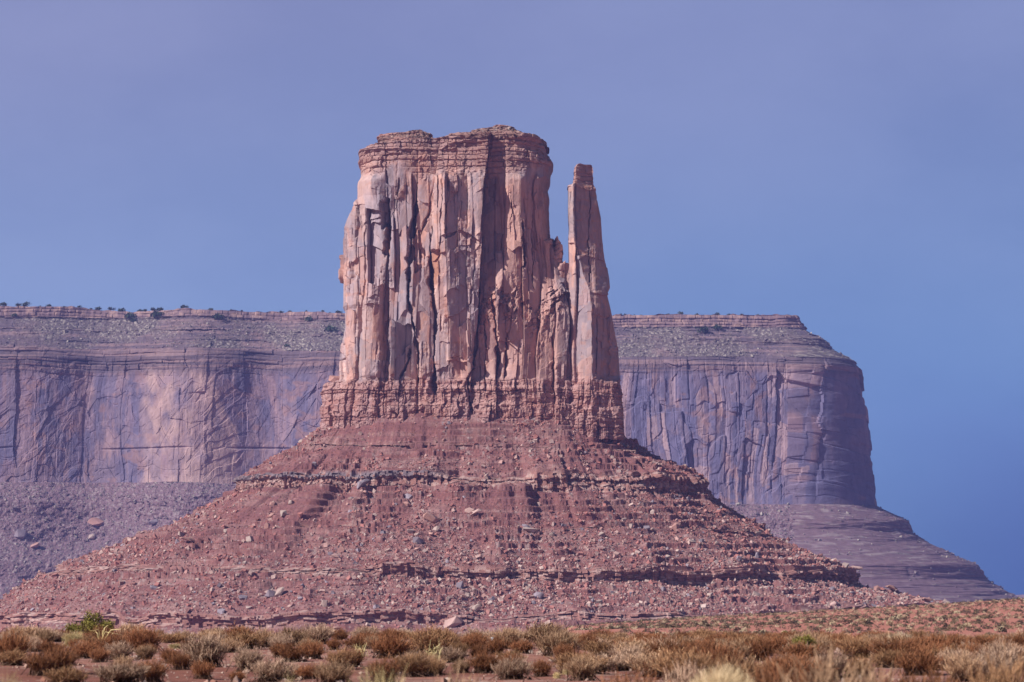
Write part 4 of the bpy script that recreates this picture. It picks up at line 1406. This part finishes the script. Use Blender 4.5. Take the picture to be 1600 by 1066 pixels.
def fan(r, n, H, W, spread, droop, jitter=0.12, lmin=0.55):
    """stems rising from a small crown and filling a dome of height H and width W"""
    az = r.uniform(0, 2 * math.pi, n)
    q = r.random(n) ** 0.5
    tilt = q * spread
    L = lmin + (1 - lmin) * r.random(n)
    ex = W / 2 * np.sin(tilt) / math.sin(min(spread, 1.5))
    P0 = np.stack([0.17 * W * r.normal(0, 1, n), 0.17 * W * r.normal(0, 1, n), np.full(n, -0.02)], -1)
    P2 = np.stack([np.cos(az) * ex * L, np.sin(az) * ex * L, H * (np.cos(tilt) ** 0.6) * L], -1) + r.normal(0, jitter, (n, 3)) * np.array((W * 0.3, W * 0.3, H * 0.4))
    P2[:, 2] = np.maximum(P2[:, 2], 0.03)
    P1 = (P0 + P2) / 2 + np.stack([np.zeros(n), np.zeros(n), H * droop * r.random(n)], -1) + r.normal(0, 0.03 * H, (n, 3))
    return P0, P1, P2


def brush_parts(seed, tipA, tipB, wood, n_st=170, n_tw=9, H=0.8, W=1.15, spread=1.25, tw=0.0042, up=0.7, tlen=0.26):
    """a twiggy desert bush: woody stems and a haze of thin twigs"""
    r = np.random.default_rng(seed)
    # lobes break the outline
    P0, P1, P2 = fan(r, n_st, H, W, spread, 0.10)
    wood = np.asarray(wood)
    cw = wood * r.uniform(0.6, 1.3, (n_st, 1))
    stems = ribbons(P0, P1, P2, 0.011, 0.004, cw, cw * 1.2, r)
    m = n_st * n_tw
    i = np.repeat(np.arange(n_st), n_tw)
    t = r.uniform(0.30, 1.0, m)[:, None]
    B = np.where(t < 0.5, P0[i] + (P1[i] - P0[i]) * t * 2, P1[i] + (P2[i] - P1[i]) * (t * 2 - 1))
    dirv = (P2[i] - P0[i])
    dirv /= np.linalg.norm(dirv, axis=1)[:, None] + 1e-9
    dirv = dirv * 0.8 + r.normal(0, 0.42, (m, 3)) + np.array((0, 0, up))
    dirv /= np.linalg.norm(dirv, axis=1)[:, None] + 1e-9
    ln = H * tlen * r.uniform(0.4, 1.25, (m, 1))
    T2 = B + dirv * ln
    T2[:, 2] = np.maximum(T2[:, 2], 0.01)
    T1 = (B + T2) / 2 + r.normal(0, 0.02, (m, 3))
    k = r.random((m, 1))
    ct = np.asarray(tipA) * (1 - k) + np.asarray(tipB) * k
    ct = ct * r.uniform(0.7, 1.3, (m, 1))
    twigs = ribbons(B, T1, T2, tw, tw * 0.7, ct * 0.75, ct, r)
    return stems, twigs


def part_mesh(name, vqc):
    return quad_mesh(name, vqc[0], vqc[1], M_PLANT, vqc[2], flat=False)


RUSSET = ((0.185, 0.068, 0.034), (0.39, 0.175, 0.088))
TAN = ((0.31, 0.175, 0.105), (0.59, 0.385, 0.245))
GREYTAN = ((0.32, 0.190, 0.135), (0.62, 0.430, 0.310))
OLIVE = ((0.23, 0.115, 0.060), (0.46, 0.265, 0.145))
GREEN = ((0.12, 0.105, 0.028), (0.28, 0.235, 0.06))
STRAW = ((0.52, 0.39, 0.19), (0.66, 0.53, 0.30))
CREAM = ((0.50, 0.41, 0.28), (0.66, 0.57, 0.43))
WOOD = (0.10, 0.055, 0.040)
KINDS = {}


def kind(name, n, f):
    KINDS[name] = [f(i) for i in range(n)]


def mk(tips, **kw):
    def f(i):
        s, t = brush_parts(hash(str(kw) + str(tips)) % 9973 + i * 131, tips[0], tips[1], WOOD, **kw)
        return [("stems", part_mesh("stems", s)), ("twigs", part_mesh("twigs", t))]
    return f


_seed_ctr = [0]


def mk2(tips, **kw):
    _seed_ctr[0] += 1000
    base = _seed_ctr[0]

    def f(i):
        s, t = brush_parts(base + i * 13, tips[0], tips[1], WOOD, **kw)
        return [("stems", part_mesh("stems", s)), ("twigs", part_mesh("twigs", t))]
    return f


kind('russet', 4, mk2(RUSSET, n_st=240, n_tw=12))
kind('tan', 4, mk2(TAN, n_st=240, n_tw=12))
kind('grey', 4, mk2(GREYTAN, n_st=240, n_tw=12, up=0.9))
kind('olive', 3, mk2(OLIVE, n_st=240, n_tw=12))


def mk_grass(tips, n, H, W, spread, w=0.005, jitter=0.08, lmin=0.55):
    _seed_ctr[0] += 1000
    base = _seed_ctr[0]

    def f(i):
        r = np.random.default_rng(base + i)
        P0, P1, P2 = fan(r, n, H, W, spread, 0.22, jitter, lmin)
        k = r.random((n, 1))
        c = (np.asarray(tips[0]) * (1 - k) + np.asarray(tips[1]) * k) * r.uniform(0.75, 1.2, (n, 1))
        return [("blades", part_mesh("blades", ribbons(P0, P1, P2, w, w * 0.3, c * 0.8, c, r)))]
    return f


kind('cream', 2, mk_grass(CREAM, 1500, 0.95, 0.9, 0.95))
kind('straw', 3, mk_grass(STRAW, 900, 0.6, 0.9, 1.2))
kind('yucca', 2, mk_grass(((0.58, 0.46, 0.22), (0.72, 0.60, 0.33)), 34, 0.6, 0.8, 1.15, 0.016))
kind('dome', 2, mk_grass(((0.52, 0.38, 0.22), (0.66, 0.52, 0.34)), 5000, 0.75, 1.3, 1.4, 0.005, 0.02, 0.84))


def mk_green(i):
    r = np.random.default_rng(50 + i)
    s, t = brush_parts(900 + i, GREEN[0], GREEN[1], WOOD, n_st=110, n_tw=4, H=0.75, W=1.2, spread=1.2)
    n = 7000
    cl = r.normal(0, 1, (26, 3)) * np.array((0.30, 0.30, 0.13)) + np.array((0, 0, 0.46))
    p = cl[r.integers(0, 26, n)] + r.normal(0, 0.075, (n, 3))
    p[:, 2] = np.abs(p[:, 2])
    a = r.normal(0, 1, (n, 3))
    b = r.normal(0, 1, (n, 3))
    a /= np.linalg.norm(a, axis=1)[:, None]
    b /= np.linalg.norm(b, axis=1)[:, None]
    v = np.stack([p - a * 0.03, p + b * 0.02, p + a * 0.03, p - b * 0.02], 1)
    k = r.random((n, 1))
    c = np.asarray(GREEN[0]) * (1 - k) + np.asarray(GREEN[1]) * k
    return [("stems", part_mesh("stems", s)), ("foliage", quad_mesh("foliage", v.reshape(-1, 3), np.arange(n * 4).reshape(-1, 4), M_PLANT, np.repeat(c, 4, 0)))]


kind('green', 2, mk_green)
KNAME = {'russet': ("desert_bush", "bush"), 'tan': ("desert_bush", "bush"), 'grey': ("desert_bush", "bush"), 'olive': ("desert_bush", "bush"),
         'cream': ("grass_tuft", "grass tuft"), 'straw': ("grass_tuft", "grass tuft"), 'yucca': ("grass_tuft", "grass tuft"),
         'dome': ("grass_tuft", "grass tuft"), 'green': ("green_bush", "bush")}
KW = {'russet': 1.3, 'tan': 1.3, 'grey': 1.3, 'olive': 1.3, 'cream': 0.9, 'straw': 0.95, 'yucca': 0.8, 'dome': 1.3, 'green': 1.2}
KH = {'russet': 0.88, 'tan': 0.88, 'grey': 0.9, 'olive': 0.88, 'cream': 0.9, 'straw': 0.55, 'yucca': 0.5, 'dome': 0.72, 'green': 0.72}
prng = random.Random(11)


def plant(kd, P, w, h, label, group):
    """w, h in metres"""
    nm, cat = KNAME[kd]
    o = empty(nm, (P[0], P[1], P[2]))
    o.rotation_euler = (0, 0, prng.uniform(0, 6.28))
    sx = w / KW[kd]
    o.scale = (sx, sx, h / KH[kd])
    tag(o, label, cat, group)
    for pn, me in KINDS[kd][prng.randrange(len(KINDS[kd]))]:
        obj(pn, me, o)
    return o


taken = []


def plant_px(kd, x, y, wpx, hpx, label, group=None):
    hit = ray_ground(x, y)
    if hit is None:
        return
    k = hit[1] / FPX
    if kd == 'yucca':
        wpx, hpx = wpx * 1.3, hpx * 1.1
    if kd in ('russet', 'tan', 'grey', 'olive'):
        wpx, hpx = wpx * 1.16, hpx * 1.02
    taken.append((hit[0], hit[1], wpx * k * 0.5))
    return plant(kd, hit, wpx * k, hpx * k, label, group)


# traced from the photograph: kind, x, y of the foot, width, height, label
TRACED = [
    ('russet', 20, 1036, 60, 52, "wide rusty bush at the left picture edge"),
    ('russet', 66, 998, 50, 32, "dark rusty bush on the skyline near the left edge"),
    ('tan', 30, 1006, 60, 30, "tan bush on the far lip at the left edge"),
    ('russet', 95, 1052, 62, 46, "large rusty bush in the left foreground with bare soil to its right"),
    ('russet', 62, 1056, 55, 42, "rusty bush joined to the left of the large rusty foreground bush"),
    ('russet', 155, 1035, 36, 24, "small dark rusty bush alone on bare red soil"),
    ('russet', 177, 1023, 48, 34, "dark bush under the dead branches"),
    ('russet', 158, 1010, 44, 34, "dark bush the dead yellow branches grow through"),
    ('russet', 222, 1018, 66, 42, "rounded rusty bush behind the bare soil patch"),
    ('tan', 205, 1003, 60, 32, "tan bush on the lip behind the rounded rusty bush"),
    ('straw', 115, 1011, 46, 26, "pale straw grass between rusty bushes at left"),
    ('tan', 95, 1000, 60, 28, "pale tan bush on the lip below the green bush"),
    ('grey', 188, 1068, 96, 36, "grey tan bush cut by the lower picture edge at left"),
    ('grey', 318, 1043, 84, 56, "big grey tan bush standing in front of the lip, left of centre"),
    ('russet', 281, 1047, 40, 30, "rusty bush to the left of the big grey tan bush"),
    ('russet', 316, 1061, 40, 30, "rusty bush in front of the big grey tan bush"),
    ('russet', 372, 1006, 56, 30, "rusty bush on the lip right of the big grey tan bush"),
    ('tan', 332, 1000, 50, 26, "tan bush on the lip above the big grey tan bush"),
    ('grey', 386, 1050, 56, 42, "grey bush between the big grey tan bush and the dark thicket"),
    ('russet', 371, 1066, 32, 18, "small rusty bush by the lower picture edge"),
    ('tan', 414, 1012, 44, 32, "tan bush on the lip under the left side of the butte"),
    ('tan', 455, 1010, 56, 32, "broad tan bush on the lip behind the dark thicket"),
    ('grey', 497, 1006, 60, 34, "grey tan bush on the lip below the cone's left half"),
    ('russet', 455, 1035, 48, 30, "dark rusty thicket bush, left one of the pair"),
    ('russet', 488, 1030, 48, 30, "dark rusty thicket bush, right one of the pair"),
    ('olive', 533, 1046, 52, 34, "olive brown bush left of the spiky yellow tuft"),
    ('yucca', 563, 1026, 26, 20, "spiky yellow tuft on bare soil beside a dark bush"),
    ('russet', 610, 1029, 70, 42, "large dark rusty bush right of the spiky yellow tuft"),
    ('grey', 572, 1006, 56, 30, "grey tan bush on the lip behind the spiky yellow tuft"),
    ('olive', 678, 1026, 90, 48, "broad olive tan bush behind the taller yellow tuft"),
    ('yucca', 679, 1038, 34, 32, "taller yellow tuft in front of the broad olive tan bush"),
    ('olive', 716, 1032, 36, 32, "olive bush at the right end of the broad olive tan bush"),
    ('russet', 735, 1014, 38, 24, "rusty bush between the olive bush and the white litter"),
    ('russet', 757, 1052, 54, 36, "spiky dark rusty bush alone in front of the white litter"),
    ('tan', 792, 1014, 50, 36, "tan bush directly right of the white litter"),
    ('russet', 800, 1046, 36, 28, "small dark bush right of the spiky dark rusty bush"),
    ('grey', 425, 1066, 76, 40, "grey bush cut by the lower edge, left of the thicket"),
    ('russet', 482, 1062, 46, 26, "rusty bush in front of the thicket by the lower edge"),
    ('grey', 672, 1054, 60, 28, "grey low bush in front of the taller yellow tuft"),
    ('olive', 600, 1056, 70, 20, "low olive bush in front of the large dark rusty bush"),
    ('tan', 852, 1004, 70, 34, "tan bush on the lip right of the picture's centre"),
    ('tan', 872, 1026, 80, 44, "big tan bush above the yellow cushion tufts"),
    ('russet', 913, 1047, 48, 30, "rusty bush right of the yellow cushion tufts"),
    ('russet', 846, 1058, 40, 30, "rusty spiky bush between the yellow cushion tufts"),
    ('straw', 870, 1060, 16, 10, "small yellow cushion tuft, the middle one of three in a line"),
    ('straw', 885, 1054, 18, 9, "small yellow cushion tuft, the highest of three in a line"),
    ('straw', 908, 1057, 13, 8, "small yellow cushion tuft, the one below the rusty bush"),
    ('straw', 273, 1014, 26, 9, "bright yellow cushion tuft on the bare soil at left"),
    ('straw', 70, 1014, 14, 9, "tiny yellow tuft above the large rusty foreground bush"),
    ('russet', 938, 1000, 44, 18, "rusty bush on the lip where the scrub rise begins"),
    ('russet', 1085, 1000, 36, 14, "dark rusty bush on the lip in front of the scrub rise"),
    ('green', 1227, 993, 9, 7, "tiny green bush left of the larger green bush"),
    ('cream', 1357, 1003, 22, 14, "small cream grass tuft left of the tall cream tuft"),
    ('straw', 1517, 1011, 24, 13, "pale straw tuft right of the dark rusty bushes"),
    ('russet', 1493, 1018, 44, 28, "dark rusty bush left of the pale straw tuft"),
    ('russet', 1465, 1028, 52, 26, "rusty bush below the dark rusty bush at right"),
    ('russet', 1455, 1002, 30, 12, "small rusty bush on the lip at right"),
    ('russet', 1292, 1004, 48, 16, "broad rusty bush right of the larger green bush"),
    ('grey', 1390, 1034, 70, 32, "grey tan bush in front of the tall cream tuft"),
    ('olive', 1550, 1012, 52, 22, "olive bush near the right edge on the lip"),
    ('russet', 1585, 1012, 34, 18, "rusty bush at the right picture edge on the lip"),
    ('grey', 1570, 1050, 80, 52, "big grey bush near the right picture edge"),
]
for t in TRACED:
    plant_px(*t)

# close, out of focus plants along the lower edge: kind, x, distance, top row, width px, label
for (kd, x, D, ytop, wpx, lab) in [
    ('green', 137, 119, 965, 56, "bright green bush rising over the left brush"),
    ('green', 1256, 70, 994, 42, "green bush in front of the scrub rise at right"),
    ('cream', 1405, 84, 988, 50, "tall cream coloured grass tuft in the right brush"),
    ('dome', 1130, 27, 1040, 150, "blurred cream grass dome at the lower edge, right of centre"),
    ('tan', 1300, 25, 1018, 260, "huge blurred tan bush at the lower edge, right of the cream dome"),
    ('russet', 1215, 31, 1026, 150, "blurred rusty bush behind the cream dome"),
    ('russet', 1440, 34, 1036, 170, "blurred rusty bush at the lower edge under the tall cream tuft"),
    ('olive', 1565, 33, 1020, 130, "blurred yellow olive bush in the lower right corner"),
    ('straw', 8, 26, 1052, 90, "blurred straw grass in the lower left corner"),
    ('straw', 590, 28, 1042, 150, "blurred pale grass at the lower edge left of centre"),
    ('tan', 720, 30, 1048, 130, "blurred tan bush at the lower edge below the spiky dark bush"),
    ('russet', 985, 33, 1036, 140, "blurred rusty bush at the lower edge left of the cream dome"),
    ('straw', 455, 30, 1056, 60, "blurred straw tuft at the lower edge below the thicket"),
    ('grey', 1075, 38, 1030, 110, "blurred grey bush between the rusty bush and the cream dome"),
]:
    X, Z = p2w(x, ytop, D)
    g = float(ground_z(np.array([float(X)]), np.array([float(D)]))[0])
    taken.append((float(X), D, wpx * D / FPX * 0.5))
    plant(kd, (float(X), D, g), wpx * D / FPX, float(Z) - g, lab, None)

# filler brush: thick on the right, along the lip everywhere, thin on the bare patches at left
prng.seed(5)


def free(X, Y, r):
    return all((X - a) ** 2 + (Y - b) ** 2 > (0.55 * (c + r)) ** 2 for a, b, c in taken)


def fill(n, xr, dr, kinds, hw, hh, label, group, spacing=0.5):
    c = 0
    for _ in range(n * 30):
        if c >= n:
            break
        D = math.sqrt(prng.uniform(dr[0] ** 2, dr[1] ** 2))
        x = prng.uniform(*xr)
        X = (x - 800) * D / FPX
        w = prng.uniform(*hw)
        if not free(X, D, w * spacing):
            continue
        g = float(ground_z(np.array([X]), np.array([D]))[0])
        kd = prng.choice(kinds)
        taken.append((X, D, w * 0.5))
        plant(kd, (X, D, g), w, prng.uniform(*hh), label[kd] if isinstance(label, dict) else label, group)
        c += 1


def labs(where):
    return {'russet': f"rusty brown bush {where}", 'tan': f"tan dry bush {where}", 'grey': f"grey tan twiggy bush {where}",
            'olive': f"olive brown bush {where}", 'straw': f"straw coloured grass tuft {where}", 'cream': f"cream grass tuft {where}"}


fill(80, (-80, 900), (92, 122), ['russet', 'russet', 'tan', 'grey', 'olive'], (0.8, 1.6), (0.36, 0.60), labs("in the dense brush line along the lip, left half"), "brush along the left lip", 0.42)
fill(80, (880, 1680), (86, 124), ['russet', 'russet', 'tan', 'grey', 'olive'], (0.8, 1.5), (0.30, 0.50), labs("in the dense brush line below the scrub rise"), "brush along the right lip", 0.4)
fill(85, (905, 1690), (46, 88), ['russet', 'russet', 'russet', 'grey', 'tan', 'olive'], (0.8, 1.5), (0.38, 0.66), labs("in the thick brush of the right foreground"), "brush in the right foreground", 0.42)
fill(48, (-20, 900), (50, 92), ['russet', 'russet', 'russet', 'grey', 'tan', 'olive'], (0.5, 1.0), (0.28, 0.50), labs("scattered on the soil of the left foreground"), "brush in the left foreground", 0.8)

# dead branches of the dark bush at left
r = np.random.default_rng(3)
n = 16
az = r.uniform(-0.4, 3.5, n)
P0 = r.normal(0, 0.06, (n, 3)) * np.array((1, 1, 0)) + np.array((0, 0, 0.05))
P2 = np.stack([np.cos(az) * r.uniform(0.3, 0.8, n), r.normal(0, 0.2, n), r.uniform(0.35, 0.75, n)], -1)
P1 = (P0 + P2) / 2 + np.stack([np.zeros(n), np.zeros(n), np.full(n, 0.22)], -1)
cb = np.tile(np.array((0.55, 0.44, 0.22)), (n, 1)) * r.uniform(0.8, 1.2, (n, 1))
hit = ray_ground(158, 1011)
o = obj("dead_branch", part_mesh("dead_branch", ribbons(P0, P1, P2, 0.014, 0.006, cb, cb, r)))
o.location = hit
tag(o, "bare yellowish dead branches arching out of the dark bush at left", "branch")

# white litter caught in the brush
def litter(x, y, w, h, seed, lab):
    r = np.random.default_rng(seed)
    hit = ray_ground(x, 1016)
    k = hit[1] / FPX
    n = 9
    u, v = np.meshgrid(np.linspace(-0.5, 0.5, n), np.linspace(0, 1, n))
    fold = 0.35 * fbm(u * 3 + 7, v * 3, 3, seed)
    V = np.stack([(u * (0.75 + 0.3 * vn(v * 3, v * 0, seed)) + 0.15 * fold) * w * k, fold * w * k, v * h * k], -1)
    m, nt, b = MAT_LIT
    me = quad_mesh("litter_scrap", V.reshape(-1, 3), grid_faces(n, n), m, None, False)
    o = obj("litter_scrap", me)
    o.location = (hit[0], hit[1] - 0.4, hit[2] + (1016 - y) * k)
    md = o.modifiers.new("thick", 'SOLIDIFY')
    md.thickness = 0.004
    tag(o, lab, "litter")


MAT_LIT = new_mat("white_paper")
MAT_LIT[2].inputs["Base Color"].default_value = (0.82, 0.83, 0.86, 1)
litter(769, 1001, 4, 5, 4, "white scrap caught high in the brush near the centre")
litter(765, 1016, 7, 5, 9, "crumpled white scrap lying at the foot of the brush near the centre")

# pale stones on the bare soil
for (x, y, s, lab) in [(218, 1027, 0.42, "flat pale stone on the bare red soil at left"), (120, 1046, 0.5, "flat reddish stone beside the large rusty foreground bush")]:
    hit = ray_ground(x, y)
    put_boulder(hit, s, B_MESH[5 if x == 218 else 4], lab, None, (1.3, 0.9, 0.3), (0, 0, 0.3), 0.5)
    for ob in (COL.objects[-1],):
        ob.name = "flat_stone"
        ob["category"] = "stone"
# gravel and small stones scattered on the near soil
n = 9000
D = np.sqrt(rng.uniform(36 ** 2, 125 ** 2, n))
X = (rng.uniform(-40, 1640, n) - 800) * D / FPX
g = ground_z(X, D)
szs = np.clip(0.018 * (1 - rng.random(n)) ** (-1 / 2.0), 0.018, 0.12)
cg = mixc(np.array((0.22, 0.10, 0.075)), np.array((0.42, 0.32, 0.27)), rng.random(n))
tag(obj("gravel", rubble_mesh("gravel", np.stack([X, D, g + szs * 0.2], -1), szs, cg)), kind="stuff", label="small stones strewn on the red foreground soil", cat="gravel")

# ------------------------------------------------------------------ scrub on the rise at right
def clump_mesh(name, seeds, P, S, cols, n_leaf):
    m = len(P)
    r = np.random.default_rng(seeds)
    az = r.uniform(0, 6.283, (m, n_leaf))
    rad = np.sqrt(r.random((m, n_leaf))) * 0.5
    hz = np.sqrt(np.maximum(0.02, 1 - (rad * 2) ** 2)) * r.uniform(0.25, 1.0, (m, n_leaf)) * 0.62
    c = np.stack([np.cos(az) * rad, np.sin(az) * rad, hz], -1)
    a = r.normal(0, 1, (m, n_leaf, 3)) + np.array((0, 0, 0.8))
    b = r.normal(0, 1, (m, n_leaf, 3))
    a /= np.linalg.norm(a, axis=2)[..., None]
    b /= np.linalg.norm(b, axis=2)[..., None]
    l = 0.16
    v = np.stack([c - a * l * 0.7, c + b * l * 0.35, c + a * l, c - b * l * 0.35], 2) * S[:, None, None, None] + P[:, None, None, :]
    k = np.repeat((cols[:, None] * r.uniform(0.7, 1.3, (m, n_leaf, 1)))[:, :, None, :], 4, 2)
    return quad_mesh(name, v.reshape(-1, 3), np.arange(m * n_leaf * 4).reshape(-1, 4), M_PLANT, k.reshape(-1, 3))


def rise_points(n, d0, d1, amax=1640):
    out = []
    while len(out) < n:
        D = math.sqrt(prng.uniform(d0 ** 2, d1 ** 2))
        az = prng.uniform(800, amax)
        X = (az - 800) * D / FPX
        if prng.random() > float(ss(800, 1050, np.array(az))):
            continue
        g = float(ground_z(np.array([X]), np.array([D]))[0])
        out.append((X, D, g))
    return np.array(out)


SC = [np.array((0.050, 0.040, 0.036)), np.array((0.13, 0.10, 0.07)), np.array((0.27, 0.20, 0.13)), np.array((0.46, 0.38, 0.26))]
SCN = ["dark", "olive", "brown", "straw coloured"]
SM = [clump_mesh("scrub_bush", 70 + i, np.zeros((1, 3)), np.ones(1), SC[i // 2][None], 90) for i in range(8)]
pts = rise_points(290, 235, 430)
for P in pts:
    k = prng.choice([0, 0, 0, 1, 1, 2, 2, 3])
    o = obj("scrub_bush", SM[k * 2 + prng.randrange(2)])
    o.location = P
    s = prng.uniform(0.42, 0.95)
    o.scale = (s, s, s * prng.uniform(0.7, 1.0))
    o.rotation_euler = (0, 0, prng.uniform(0, 6.28))
    tag(o, f"small {SCN[k]} bush dotting the near slope of the red rise at right", "bush", f"{SCN[k]} bushes on the rise")
pts = rise_points(5000, 280, 640, 1950)
ci = rng.choice(4, len(pts), p=(0.52, 0.20, 0.14, 0.14))
tag(obj("scrub", clump_mesh("scrub", 99, pts, rng.uniform(0.32, 0.78, len(pts)), np.array(SC)[ci], 36)), kind="stuff",
    label="countless small bushes covering the far slope of the red rise", cat="scrub")
